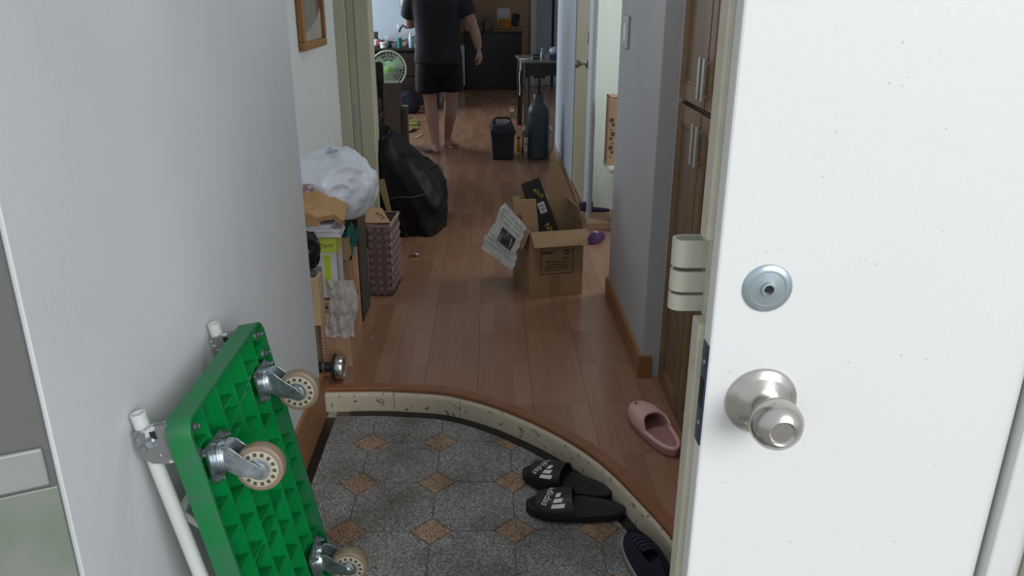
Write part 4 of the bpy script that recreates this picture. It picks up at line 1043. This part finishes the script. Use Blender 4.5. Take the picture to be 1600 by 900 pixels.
for x in (-.125, .125): MB().tube([(x, -.04, .02), (x, -.04, .21), (x*.9, .0, .235), (x*.9, .06, .24)], .007, 8).build('upright', M_zinc, ct)
MB().tube([(-.125, -.03, .10), (.125, -.03, .10)], .006, 8).build('cross_bar', M_zinc, ct); MB().tube([(-.125, -.03, .205), (.125, -.03, .205)], .006, 8).build('cross_bar', M_zinc, ct)
bx('toe_plate', (-.11, -.03, .002), (.11, .10, .008), M_zinc, ct)
for x in (-.125, .125): MB().lathe([(.03, -.01), (.03, .01)], 18, (x, .07, .031), (1, 0, 0)).build('wheel', M_black, ct)
yb = thing('yellow_cap_bottle', 'small yellow bottle on the floor between toolbox and trolley', 'bottle', (.245, 6.95, 0))
MB().lathe([(.018, 0), (.020, .01), (.020, .09), (.010, .11), (.010, .12), (0, .12)], 14).build('body', mat('yellow_plastic', (196, 150, 40), .4), yb); MB().lathe([(.012, .115), (.012, .135), (0, .135)], 12).build('cap', M_black, yb)

# ------------------------------------------------------------------ person walking away
PX, PY = -.44, 7.0
per = thing('person', 'person seen from behind in charcoal T shirt and black shorts, barefoot in the hall', 'person', (PX, PY, 0))
def limb(mb, pts, rs, n=16, flat=1.0): mb.tube(pts, rs, n, True, 0, None, flat)
def ell(mb, c, r, n=14, rot=None):
    rings = []
    for k in range(1, 11):
        a_ = PI*k/11
        rings.append([Vector((c[0]+r[0]*math.sin(a_)*math.cos(2*PI*q/n), c[1]+r[1]*math.sin(a_)*math.sin(2*PI*q/n), c[2]-r[2]*math.cos(a_))) for q in range(n)])
    mb.loft(rings)
def sect(z, cx_, cy_, rx_, ry_, n=24, p=2.4):
    out = []
    for k in range(n):
        a_ = 2*PI*k/n; c = math.cos(a_); s2 = math.sin(a_)
        out.append(Vector((cx_+rx_*math.copysign(abs(c)**(2/p), c), cy_+ry_*math.copysign(abs(s2)**(2/p), s2), z)))
    return out
B = MB()
tors = [(.74, 0, .0, .150, .105), (.80, 0, 0, .165, .115), (.90, 0, 0, .150, .105), (1.0, 0, .0, .148, .10), (1.12, 0, -.005, .165, .11), (1.24, 0, -.01, .180, .11), (1.31, 0, -.005, .165, .095), (1.36, 0, 0, .105, .075), (1.39, 0, .005, .062, .06)]
B.loft([sect(*t) for t in tors])
limb(B, [(0, .005, 1.36), (0, .012, 1.42), (0, .02, 1.47)], [.060, .056, .058])
ell(B, (0, .03, 1.545), (.076, .096, .115)); ell(B, (0, .05, 1.49), (.058, .07, .06))
limb(B, [(0, .115, 1.555), (0, .135, 1.525), (0, .130, 1.512)], [.012, .016, .014], 8)
for s in (-1, 1):
    ell(B, (s*.078, .02, 1.54), (.012, .02, .032), 10)
    ell(B, (s*.03, .118, 1.475), (.018, .008, .006), 8)
legs = {
 -1: dict(hip=(-.085, 0, .78), mid=(-.085, -.005, .60), knee=(-.078, .0, .435), calf=(-.066, -.035, .30), low=(-.045, -.07, .16), ank=(-.035, -.095, .075), heel=(-.025, -.13, .03), ball=(-.085, -.055, .025), toe=(-.145, -.02, .018)),
  1: dict(hip=(.095, 0, .78), mid=(.105, .015, .60), knee=(.098, .045, .435), calf=(.085, .06, .30), low=(.062, .11, .16), ank=(.052, .14, .08), heel=(.040, .115, .03), ball=(.105, .19, .026), toe=(.15, .235, .018))}
for s, j in legs.items():
    limb(B, [j['hip'], j['mid'], j['knee'], j['calf'], j['low'], j['ank']], [.095, .078, .056, .057, .040, .034], 18)
    limb(B, [j['ank'], j['heel']], [.034, .030], 14); ell(B, j['heel'], (.030, .034, .028), 14)
    limb(B, [Vector(j['heel']), (Vector(j['heel'])+Vector(j['ball']))/2+Vector((0, 0, .018)), j['ball'], j['toe']], [.030, .034, .033, .018], 14, .72)
    limb(B, [j['ank'], (Vector(j['ank'])+Vector(j['ball']))/2+Vector((0, 0, -.005)), j['ball']], [.034, .033, .026], 12)
    d = (Vector(j['toe'])-Vector(j['ball'])); d.z = 0; d.normalize(); sd_ = Vector((-d.y, d.x, 0))
    for q in range(5):
        base = Vector(j['ball'])+sd_*(.024-.012*q)*(1 if s < 0 else -1)*-1; ln = (.058, .056, .050, .045, .038)[q]
        limb(B, [base, base+d*ln*.7, base+d*ln+Vector((0, 0, -.006))], [.011, .0095 if q else .012, .007], 8)
# arms
def hand(mb, wrist, dirv, palm_n, thumb_side, curl=.6):
    d = Vector(dirv).normalized(); n_ = Vector(palm_n).normalized(); s_ = d.cross(n_).normalized()*thumb_side
    w_ = Vector(wrist)
    limb(mb, [w_, w_+d*.03, w_+d*.07, w_+d*.088], [.024, .036, .040, .034], 14, .5)
    for q, (o, ln) in enumerate(((.030, .068), (.010, .076), (-.010, .070), (-.028, .056))):
        b0 = w_+d*.078+s_*o; p = [b0]; a_ = 0; cur = b0
        for k, sl in enumerate((.45, .32, .23)):
            a_ += curl*(.6+.35*k)
            cur = cur+(d*math.cos(a_)+n_*math.sin(a_))*ln*sl; p.append(cur)
        limb(mb, p, [.0098, .0092, .0085, .0068], 8)
    b0 = w_+d*.03+s_*.028
    limb(mb, [b0, b0+s_*.024+d*.022+n_*.008, b0+s_*.026+d*.046+n_*.022, b0+s_*.016+d*.066+n_*.034], [.015, .0125, .0105, .0078], 8)
shR = (.185, 0, 1.30); elR = (.300, -.01, 1.045); wrR = (.345, -.01, .875)
limb(B, [(.14, 0, 1.31), shR, (.235, -.005, 1.20), elR, (.322, -.01, .98), wrR], [.06, .062, .054, .043, .042, .028], 16)
hand(B, (.346, -.01, .868), (.16, .02, -1), (-.9, .25, -.1), -1)
elL = (-.235, .09, 1.06); wrL = (-.13, .29, 1.12)
limb(B, [(-.14, 0, 1.31), (-.185, 0, 1.30), (-.215, .03, 1.19), elL, (-.19, .19, 1.09), wrL], [.06, .062, .054, .043, .042, .028], 16)
hand(B, (-.127, .296, 1.122), (.5, .85, .15), (0, .1, -1), 1, .35)
remesh(B, 'body', M_skin, .0065, per, 3)
# hair and eyes
H_ = MB()
ell(H_, (0, .016, 1.568), (.087, .100, .102), 18); ell(H_, (0, -.03, 1.53), (.078, .066, .085), 16)
hb_ = remesh(H_, 'hair', M_hair, .007, per, 2)
me = hb_.data
bm = bmesh.new(); bm.from_mesh(me)
bmesh.ops.delete(bm, geom=[v for v in bm.verts if v.co.y > .075 and v.co.z < 1.605], context='VERTS'); bm.to_mesh(me); bm.free()
for s in (-1, 1): 
    e_ = MB(); ell(e_, (s*.030, .115, 1.553), (.012, .008, .007), 10); e_.build('eye', mat('eye', (50, 40, 36), .2), per)
# T-shirt
S_ = MB()
S_.loft([sect(z, x, y, rx_+.030+.018*max(0, (1.1-z)), ry_+.032+.03*max(0, (1.05-z))) for z, x, y, rx_, ry_ in ((.752, .005, .0, .170, .115), (.80, 0, 0, .170, .115), (.90, 0, 0, .158, .108), (1.0, 0, .0, .156, .104), (1.12, 0, -.005, .168, .11), (1.24, 0, -.01, .178, .11), (1.31, 0, -.005, .165, .09), (1.352, 0, 0, .11, .07), (1.372, 0, .003, .055, .05))])
limb(S_, [(.12, 0, 1.31), (.185, 0, 1.302), (.228, -.005, 1.225), (.262, -.01, 1.135)], [.075, .080, .078, .080], 18)
limb(S_, [(-.12, 0, 1.31), (-.185, 0, 1.302), (-.215, .03, 1.215), (-.235, .07, 1.125)], [.075, .080, .078, .080], 18)
remesh(S_, 'shirt', M_shirt, .010, per, 4)
P_ = MB()
P_.loft([sect(z, .005, .0, rx_, ry_) for z, rx_, ry_ in ((.66, .195, .125), (.72, .198, .135), (.78, .192, .132), (.84, .175, .125))])
limb(P_, [(-.085, 0, .74), (-.092, 0, .62), (-.094, .0, .505)], [.112, .112, .110], 20)
limb(P_, [(.095, 0, .74), (.107, .012, .62), (.112, .02, .520)], [.112, .106, .100], 20)
remesh(P_, 'shorts', M_short, .010, per, 3)

# ------------------------------------------------------------------ living room, left
dk = thing('desk', 'dark wooden desk heaped with clutter along the pale blue wall', 'desk', (-1.75, 9.62, 0))
bx('top', (0, 0, .68), (1.1, .72, .712), M_dark, dk, .004)
for x in (.0, 1.06): bx('side_panel', (x, .02, 0), (x+.04, .70, .68), M_dark, dk)
bx('back_panel', (.04, .60, .1), (1.06, .62, .68), M_dark, dk); bx('drawer', (.62, .01, .40), (1.05, .03, .66), M_dark, dk, .003)
d2 = bx('drawer', (.62, .01, .06), (1.05, .03, .38), M_dark, dk, .003)
for zz in (.53, .22): MB().lathe([(.006, 0), (.006, .01), (.014, .018), (.010, .024), (0, .025)], 12, (.97, .01, zz), (0, -1, 0)).build('knob', M_zinc, dk)
nb = thing('cloth_bag', 'dark navy cloth bag on the floor under the desk', 'bag', (-.97, 9.40, 0))
blob('bag_body', M_navy, nb, (0, 0, .12), (.15, .11, .13), .12, 2, 4, 4, flat=-.118); MB().tube([(-.08, -.03, .22), (-.05, -.05, .29), (.05, -.05, .29), (.08, -.03, .22)], .008, 7).build('handle', M_navy, nb)
def dt(y=0): return .712
items = []
def cup(name, label, x, y, r, h, m, cat='cup', taper=.9):
    t = thing(name, label, cat, (x, y, .7125), (0, 0, 0), 'clutter on the desk')
    MB().lathe([(r*taper, 0), (r, h), (r*.92, h), (r*taper*.9, h*.1), (0, h*.1)], 20).build('body', m, t)
    return t
t_ = cup('tumbler', 'teal plastic tumbler at the front of the desk', -1.06, 9.70, .030, .115, M_teal); MB().lathe([(.031, .108), (.032, .116), (.028, .116)], 20).build('lip', mat('blue_lip', (60, 160, 190), .4), t_)
t_ = thing('spray_bottle', 'slim pale blue spray bottle standing on the desk', 'bottle', (-.93, 9.72, .7125), (0, 0, 0), 'clutter on the desk'); MB().lathe([(.022, 0), (.024, .01), (.024, .11), (.012, .13), (0, .13)], 16).build('body', mat('pale_blue_plastic', (170, 196, 210), .4), t_); MB().lathe([(.012, .13), (.012, .165), (0, .17)], 12).build('cap', M_white, t_)
t_ = cup('bowl', 'white ceramic cup with black spots at the front of the desk', -1.245, 9.69, .045, .065, M_white, 'cup', .8)
for q in range(5): MB().lathe([(.006, 0), (.005, .001), (0, .001)], 8, (.045*math.sin(q*.6-1.2), -.0425*math.cos(q*.6-1.2), .042), (math.sin(q*.6-1.2), -math.cos(q*.6-1.2), 0)).build('spot', M_black, t_)
t_ = thing('red_pouch', 'small red pouch with dark strap on the desk', 'pouch', (-1.30, 9.86, .7125), (0, 0, 0), 'clutter on the desk'); blob('body', mat('red_nylon', (120, 26, 34), .6), t_, (0, 0, .04), (.055, .04, .04), .15, 2, 3, 3, flat=-.038); MB().tube([(-.05, 0, .05), (-.03, 0, .10), (.02, 0, .06)], .007, 6).build('strap', M_black, t_)
t_ = thing('grey_bundle', 'grey folded garment slung over boxes on the desk', 'garment', (-1.06, 10.05, .7125), (0, -.16, .1), 'clutter on the desk')
MB().slab(lambda u, v: Vector((-.16+.36*u, -.05+.10*v, .15-.09*abs(2*v-1)**2+.03*u+.012*wave(u, v, 4, 3))), 14, 8, .025).build('garment', mat('grey_cloth', (150, 152, 156), .8, var=.08), t_); bx('box_under', (-.12, -.04, .02), (.16, .05, .10), M_carton3, t_)
t_ = thing('desk_clip', 'black angled clamp lamp head behind the grey garment', 'clamp', (-1.06, 10.15, .7125), (0, 0, 0), 'clutter on the desk')
MB().tube([(-.05, 0, 0), (-.04, 0, .18), (.0, 0, .235), (.06, 0, .20)], .012, 8).build('arm', M_black, t_); bx('clip', (-.07, -.02, .20), (-.035, .02, .25), M_white, t_, .004); bx('foot', (-.09, -.04, 0), (-.01, .04, .012), M_black, t_)
for q, (x, y, r_, m_, lab) in enumerate(((-1.38, 9.95, .07, M_bagw, 'crumpled clear film bag at the left end of the desk'), (-.77, 9.92, .075, M_bagw, 'crumpled white film bag at the right end of the desk'), (-1.19, 9.85, .06, mat('dark_pouch', (40, 38, 42), .6), 'dark soft pouch in the middle of the desk'), (-1.24, 10.24, .09, M_bagw, 'pale crumpled bag against the wall on the desk'), (-.99, 9.86, .05, mat('dusty_rose_cloth', (140, 110, 112), .8), 'dusty rose cloth behind the tumbler'), (-.72, 9.76, .06, mat('grey_plastic_heap', (150, 152, 154), .5), 'grey crumpled bag next to the leaning panel'))):
    t_ = thing('crumpled_bag', lab, 'bag', (x, y, .7125), (0, 0, q), 'clutter on the desk'); blob('bag_body', m_, t_, (0, 0, r_*.55), (r_, r_*.8, r_*.6), .28, 2.6, q+10, 4, flat=-r_*.53)
for q, (x, y, w_, h_, m_, lab) in enumerate(((-1.44, 10.12, .13, .16, mat('grey_brown_card', (120, 112, 106), .7), 'grey brown box at the back left of the desk'), (-1.52, 9.90, .10, .12, mat('dusty_white_card', (170, 172, 176), .7), 'dusty white box at the far left of the desk'), (-.94, 9.95, .12, .09, mat('mid_grey_card', (104, 106, 112), .6), 'mid grey box behind the spray bottle'), (-1.13, 9.76, .05, .045, mat('grey_tin', (150, 152, 156), .35), 'small grey tin left of the teal tumbler'), (-.86, 9.74, .07, .04, mat('pale_grey_tin', (176, 178, 182), .4), 'pale low case right of the spray bottle'))):
    t_ = thing('desk_box', lab, 'box', (x, y, .7125), (0, 0, .2*(q-2)), 'clutter on the desk'); bx('body', (-w_/2, -w_*.35, 0), (w_/2, w_*.35, h_), m_, t_, .003); bx('lid', (-w_/2-.002, -w_*.35-.002, h_*.78), (w_/2+.002, w_*.35+.002, h_+.003), m_, t_, .002)
for q, (x0, y0, x1, y1) in enumerate(((-1.42, 9.72, -1.30, 9.76), (-1.02, 9.78, -.95, 9.66))):
    tag(MB().tube([(x0, y0, .7165), ((x0+x1)/2, (y0+y1)/2-.02, .7165), (x1, y1, .7165)], .0035, 7).build('cable', M_black), ('short black cable at the left front of the desk', 'short black cable before the spray bottle')[q], 'cable', 'clutter on the desk')
t_ = thing('leaning_panel', 'pale panel with dark face leaning at the right end of the desk', 'panel', (-.70, 10.16, .728), (0, dg(-38), 0), 'clutter on the desk')
bx('face', (0, 0, .0), (.018, .20, .54), mat('grey_panel', (128, 134, 134), .5), t_, .003); bx('edge', (-.012, -.004, 0), (0, .204, .54), M_white, t_)
t_ = thing('wall_switch', 'double switch plate on the pale blue wall above the desk', 'switch', (-1.065, 10.45, 1.21)); bx('plate', (-.055, -.010, -.06), (.055, 0, .07), mat('grey_switch_plate', (140, 146, 148), .5), t_, .003)
for x in (-.024, .024): bx('rocker', (x-.017, -.014, -.045), (x+.017, -.010, .055), M_white, t_, .002)
# fan
fn = thing('floor_fan', 'floor fan with pale ring guard and bright green motor in front of the desk', 'fan', (-1.14, 9.2, 0), (0, 0, .12))
R_ = .195; cz = .52
gm_ = mat('pale_green_guard', (186, 200, 186), .4)
MB().tube([(R_*math.cos(2*PI*k/48), -.06, cz+R_*math.sin(2*PI*k/48)) for k in range(49)], .0085, 8, caps=False).build('guard_ring', gm_, fn)
gw = MB()
for rr in (.05, .085, .12, .155): gw.tube([(rr*math.cos(2*PI*k/36), -.085+.02*rr/.2, cz+rr*math.sin(2*PI*k/36)) for k in range(37)], .0016, 4, caps=False)
for k in range(40):
    a_ = 2*PI*k/40; gw.tube([(.03*math.cos(a_), -.088, cz+.03*math.sin(a_)), (.12*math.cos(a_), -.078, cz+.12*math.sin(a_)), (R_*math.cos(a_), -.06, cz+R_*math.sin(a_))], .0014, 4)
gws = gw.build('guard_wires', gm_, fn); gws['kind'] = 'stuff'
bg_ = MB()
for k in range(30):
    a_ = 2*PI*k/30; bg_.tube([(.05*math.cos(a_), .03, cz+.05*math.sin(a_)), (.15*math.cos(a_), .01, cz+.15*math.sin(a_)), (R_*math.cos(a_), -.05, cz+R_*math.sin(a_))], .0016, 4)
bgs = bg_.build('rear_guard', gm_, fn); bgs['kind'] = 'stuff'
for k in range(3):
    a0 = 2*PI*k/3+.5
    MB().slab(lambda u, v, a0=a0: Vector(((.04+.13*u)*math.cos(a0+(v-.5)*(1.1-.3*u)), -.02+.03*(v-.5), cz+(.04+.13*u)*math.sin(a0+(v-.5)*(1.1-.3*u)))), 8, 8, .002).build('blade', mat('grey_green_blade', (120, 150, 112), .3), fn)
MB().lathe([(.045, 0), (.05, .03), (.03, .045), (0, .046)], 20, (0, -.045, cz), (0, -1, 0)).build('hub', mat('soft_green', (126, 190, 96), .4), fn)
MB().lathe([(.06, 0), (.07, .05), (.06, .12), (0, .13)], 20, (0, .03, cz), (0, 1, 0)).build('motor', mat('bright_green', (96, 214, 40), .4), fn)
bx('green_panel', (-.12, -.035, cz-.07), (-.045, .0, cz+.05), mat('bright_green', (0, 0, 0)), fn, .01)
MB().tube([(0, .08, cz-.03), (0, .06, .05)], .018, 12).build('pole', gm_, fn); MB().lathe([(.16, 0), (.16, .02), (.10, .05), (.02, .06), (0, .06)], 28, (0, .06, 0)).build('base', gm_, fn)
# chair seen past the jamb and a grey taupe board box
ch = thing('wooden_chair', 'dark wooden chair half hidden behind the cream door frame', 'chair', (-1.02, 5.95, 0), (0, 0, .0))
for x, y in ((-.19, -.19), (.19, -.19), (-.19, .19), (.19, .19)): bx('leg', (x-.02, y-.02, 0), (x+.02, y+.02, .43), M_dark, ch, .003)
bx('seat', (-.22, -.22, .43), (.22, .22, .47), M_dark, ch, .008)
for x in (-.19, .19): bx('back_post', (x-.02, .17, .47), (x+.02, .21, .70), M_dark, ch, .003)
bx('back_rest', (-.22, .165, .655), (.22, .215, .83), M_dark, ch, .03, seg=3)
gx = thing('taupe_carton', 'taupe carton standing upright below the fan', 'box', (-.985, 7.0, 0), (0, 0, .03))
bx('body', (0, 0, 0), (.195, .22, .585), mat('taupe_card', (112, 104, 94), .75, var=.06), gx, .003)
bx('tape', (.05, -.0008, .40), (.053, 0, .52), M_paper, gx)
gx2 = thing('taupe_carton', 'lower taupe box next to the upright taupe carton', 'box', (-.79, 7.12, 0), (0, 0, .02)); bx('body', (0, 0, 0), (.05, .16, .36), mat('taupe_card', (0, 0, 0)), gx2, .003); bx('lid', (-.003, -.003, .33), (.053, .163, .365), mat('taupe_card', (0, 0, 0)), gx2, .002)
wb = thing('paper_sack', 'brown crumpled sack on the chair beside the door frame', 'sack', (-.90, 5.86, .4705)); blob('sack_body', mat('dull_brown_sack', (82, 70, 60), .8), wb, (0, 0, .07), (.11, .12, .075), .2, 2.2, 21, 4, flat=-.069); bx('label', (-.05, -.125, .06), (.05, -.118, .09), M_carton, wb, .002)
# yellowish sheets on the floor
for q, (x, y, rz, w_, d_, lab) in enumerate(((-.93, 8.56, .1, .30, .40, 'yellow green plastic folder lying on the floor before the fan'), (-.90, 8.14, -.2, .26, .28, 'pale yellow plastic sheet lying nearest on the floor before the fan'))):
    t_ = MB().slab(lambda u, v: Vector(((u-.5)*w_, (v-.5)*d_, .012+.014*wave(u, v, 3, q+4)+.012)), 10, 10, .002).build('plastic_folder', mat('yellow_green_film', (128, 118, 62), .3, var=.12), None, 0, 2, (x, y, 0), (0, 0, rz)); tag(t_, lab, 'folder', 'plastic folders on the floor')
t_ = thing('yellow_ruler', 'thin yellow stick lying on the floor left of the person', 'ruler', (-.70, 7.75, .004), (0, 0, 1.35)); bx('stick', (-.13, -.010, -.003), (.13, .010, .003), mat('yellow_stick', (190, 160, 70), .5), t_, .001); bx('end_cap', (.125, -.011, -.0035), (.132, .011, .004), M_black, t_)
t_ = thing('white_slipper', 'small pale slipper on the floor beside the folders', 'slipper', (-.98, 8.95, 0), (0, 0, .5)); MB().loft([sole_rings(.09, .034, .028, lambda x, y: 0), sole_rings(.09, .034, .028, lambda x, y: .018), sole_rings(.09, .034, .028, lambda x, y: .02, inset=.01)]).build('sole', M_paper, t_); MB().slab(lambda u, v: Vector((-.0+.08*v, half_w(.08*v, .09, .034, .028)*math.cos(PI*u), .015+.04*math.sqrt(max(0, 1-v**3))*max(0, math.sin(PI*u))**.7)), 12, 6, .004).build('upper', M_paper, t_)

# ------------------------------------------------------------------ far end
wc = thing('drawer_unit', 'white drawer unit between the person and the black cabinet', 'drawers', (-.62, 11.78, 0)); bx('body', (0, .02, .05), (.255, .6, .62), M_white, wc, .003)
for q in range(3): 
    d_ = bx('drawer', (.005, 0, .06+.186*q), (.25, .02, .24+.186*q), M_white, wc, .003); bx('pull', (.08, -.012, .20+.186*q), (.17, 0, .215+.186*q), M_zinc, d_)
bk_ = thing('black_cabinet', 'wide glossy black cabinet with pale wooden shelf at the far end', 'cabinet', (-.355, 11.8, 0))
bx('body', (0, .02, .0), (.815, .62, .79), M_blackl, bk_, .004)
for x0, x1 in ((.004, .40), (.408, .811)): 
    d_ = bx('door', (x0, 0, .05), (x1, .02, .785), M_blackl, bk_, .003)
bx('top', (-.01, -.01, .79), (.825, .63, .815), M_blackl, bk_, .003)
sh = thing('wooden_shelf_board', 'pale wooden boards stacked on the black cabinet under the orange basket', 'boards', (.05, 11.80, .816)); 
for q in range(2): bx('board', (.0+.01*q, -.02+.02*q, .03*q), (.40+.02*q, .30, .022+.03*q), mat('pale_board_wood', (142, 112, 84), .6), sh, .002)
ZB = .816+.0525
ob_ = thing('basket', 'small orange plastic basket on the pale boards', 'basket', (.13, 11.86, ZB)); 
MB().loft([sect(z, .09, .05, rx_, ry_, 24, 6) for z, rx_, ry_ in ((0, .078, .05), (.11, .09, .06), (.11, .084, .054), (.01, .072, .044))]).build('body', M_orange, ob_)
for q in range(3): bx('slot', (.02+.05*q, -.011, .06), (.055+.05*q, -.006, .075), mat('dark_orange', (120, 70, 20), .6), ob_)
t_ = thing('white_board', 'white square panel leaning behind the orange basket', 'panel', (.11, 12.02, ZB), (dg(-6), 0, 0)); bx('panel', (0, 0, 0), (.18, .008, .25), M_paper, t_, .004); bx('rim', (-.004, .008, -.0), (.184, .014, .254), M_white, t_)
t_ = thing('black_folder', 'dark folder leaning right behind the orange basket', 'folder', (.30, 11.98, ZB+.025), (dg(-8), dg(12), 0)); bx('cover', (0, 0, 0), (.11, .003, .17), M_black, t_); bx('pages', (.004, .003, .003), (.106, .018, .165), M_carton3, t_); bx('cover', (0, .018, 0), (.11, .021, .17), M_black, t_)
for q, (x, y, z, w_, h_, m_, rz, lab) in enumerate(((-.275, 12.0, .816, .16, .17, M_paper, .3, 'white box tipped on the far left of the black cabinet'), (-.05, 11.9, .816, .10, .13, mat('olive_cloth', (110, 104, 92), .8), .6, 'olive grey box in the middle of the black cabinet'), (-.17, 11.86, .816, .12, .06, M_carton3, .1, 'low brown box in front on the black cabinet'), (.035-.075, 12.2, .816, .11, .19, mat('grey_card', (140, 138, 136), .7), -.2, 'grey upright carton behind on the black cabinet'))):
    t_ = thing('small_carton', lab, 'box', (x, y, z), (0, 0, rz), 'boxes on the black cabinet'); bx('body', (-w_/2, -.04, 0), (w_/2, .04, h_), m_, t_, .003); bx('lid', (-w_/2-.002, -.042, h_*.8), (w_/2+.002, .042, h_+.002), m_, t_, .002)
# dark table on the right
tbm = thing('side_table', 'dark table with pale top edge behind the gas cylinder', 'table', (.33, 7.72, 0), (0, 0, .06))
bx('top', (-.02, -.02, .695), (.92, .80, .715), mat('grey_glass_top', (120, 118, 112), .15, var=.05), tbm, .004)
bx('apron', (.0, .0, .58), (.90, .03, .695), M_dark, tbm, .003); bx('apron', (.0, .75, .60), (.90, .78, .695), M_dark, tbm); bx('apron', (.0, .03, .60), (.03, .75, .695), M_dark, tbm); bx('apron', (.87, .03, .60), (.90, .75, .695), M_dark, tbm)
for x in (.0, .86):
    for y in (.0, .74): bx('leg', (x, y, 0), (x+.05, y+.05, .60), M_dark, tbm, .006)
for x, y in ((.012, -.012), ): bx('leg_trim', (x, y, .02), (x+.022, 0, .56), mat('grey_brown_trim', (108, 98, 88), .4), tbm, .003)
tw = thing('white_towel', 'white cloth strip hanging off the left end of the dark table', 'cloth', (.29, 7.85, .36)); MB().slab(lambda u, v: Vector((.004*math.sin(v*9)-.006*v, .10*u, .36-.34*v)), 8, 16, .004).build('hanging_cloth', M_paper, tw); bx('folded_top', (.002, 0, .356), (.11, .10, .363), M_paper, tw, .002)
ZT = .7155
t_ = thing('glass_bottle', 'small clear bottle on the dark table', 'bottle', (.50, 7.85, ZT)); MB().lathe([(.017, 0), (.018, .01), (.018, .06), (.008, .08), (.008, .10), (0, .10)], 14).build('body', mat('greyish_glass', (150, 165, 172), .15, trans=.3), t_); MB().lathe([(.010, .095), (.010, .11), (0, .11)], 12).build('cap', M_zinc, t_)
t_ = thing('purple_box', 'purple box on the dark table beside the wall', 'box', (.57, 7.82, ZT)); bx('body', (0, 0, 0), (.12, .10, .05), mat('blue_violet_card', (70, 66, 120), .5), t_, .003); bx('lid', (-.002, -.002, .042), (.122, .102, .054), mat('blue_violet_card', (0, 0, 0)), t_, .002)
t_ = thing('food_container', 'clear domed plastic container on the purple box', 'container', (.625, 7.87, ZT+.055)); MB().lathe([(.045, 0), (.055, .02), (.057, .03), (.045, .055), (.02, .065), (0, .066)], 22).build('tub', mat('cloudy_plastic', (176, 186, 186), .25, trans=.3), t_); MB().lathe([(.058, .026), (.06, .030), (.058, .034)], 22).build('lid_rim', M_white, t_)
t_ = thing('dark_box', 'dark green box with pale stripe on the dark table', 'box', (.415, 7.95, ZT)); bx('body', (0, 0, 0), (.07, .06, .045), mat('bottle_green', (26, 52, 52), .5), t_, .002); bx('stripe', (-.001, -.001, .018), (.071, .061, .026), mat('pale_teal', (130, 160, 160), .5), t_)
t_ = thing('plate', 'small pale dish on the dark table', 'dish', (.37, 7.88, ZT)); MB().lathe([(.02, 0), (.04, .008), (.042, .010), (.022, .004), (0, .004)], 22).build('dish', M_white, t_); MB().lathe([(.012, .004), (.012, .016), (0, .016)], 12).build('lump', M_carton, t_)
t_ = thing('floor_label', 'tiny white sticker on the wall base left of the dark table', 'sticker', (.245, 9.0, 0)); bx('box', (-.03, 0, 0), (.03, .06, .12), M_carton3, t_, .002); bx('sticker', (-.022, -.001, .07), (.022, 0, .105), M_paper, t_)
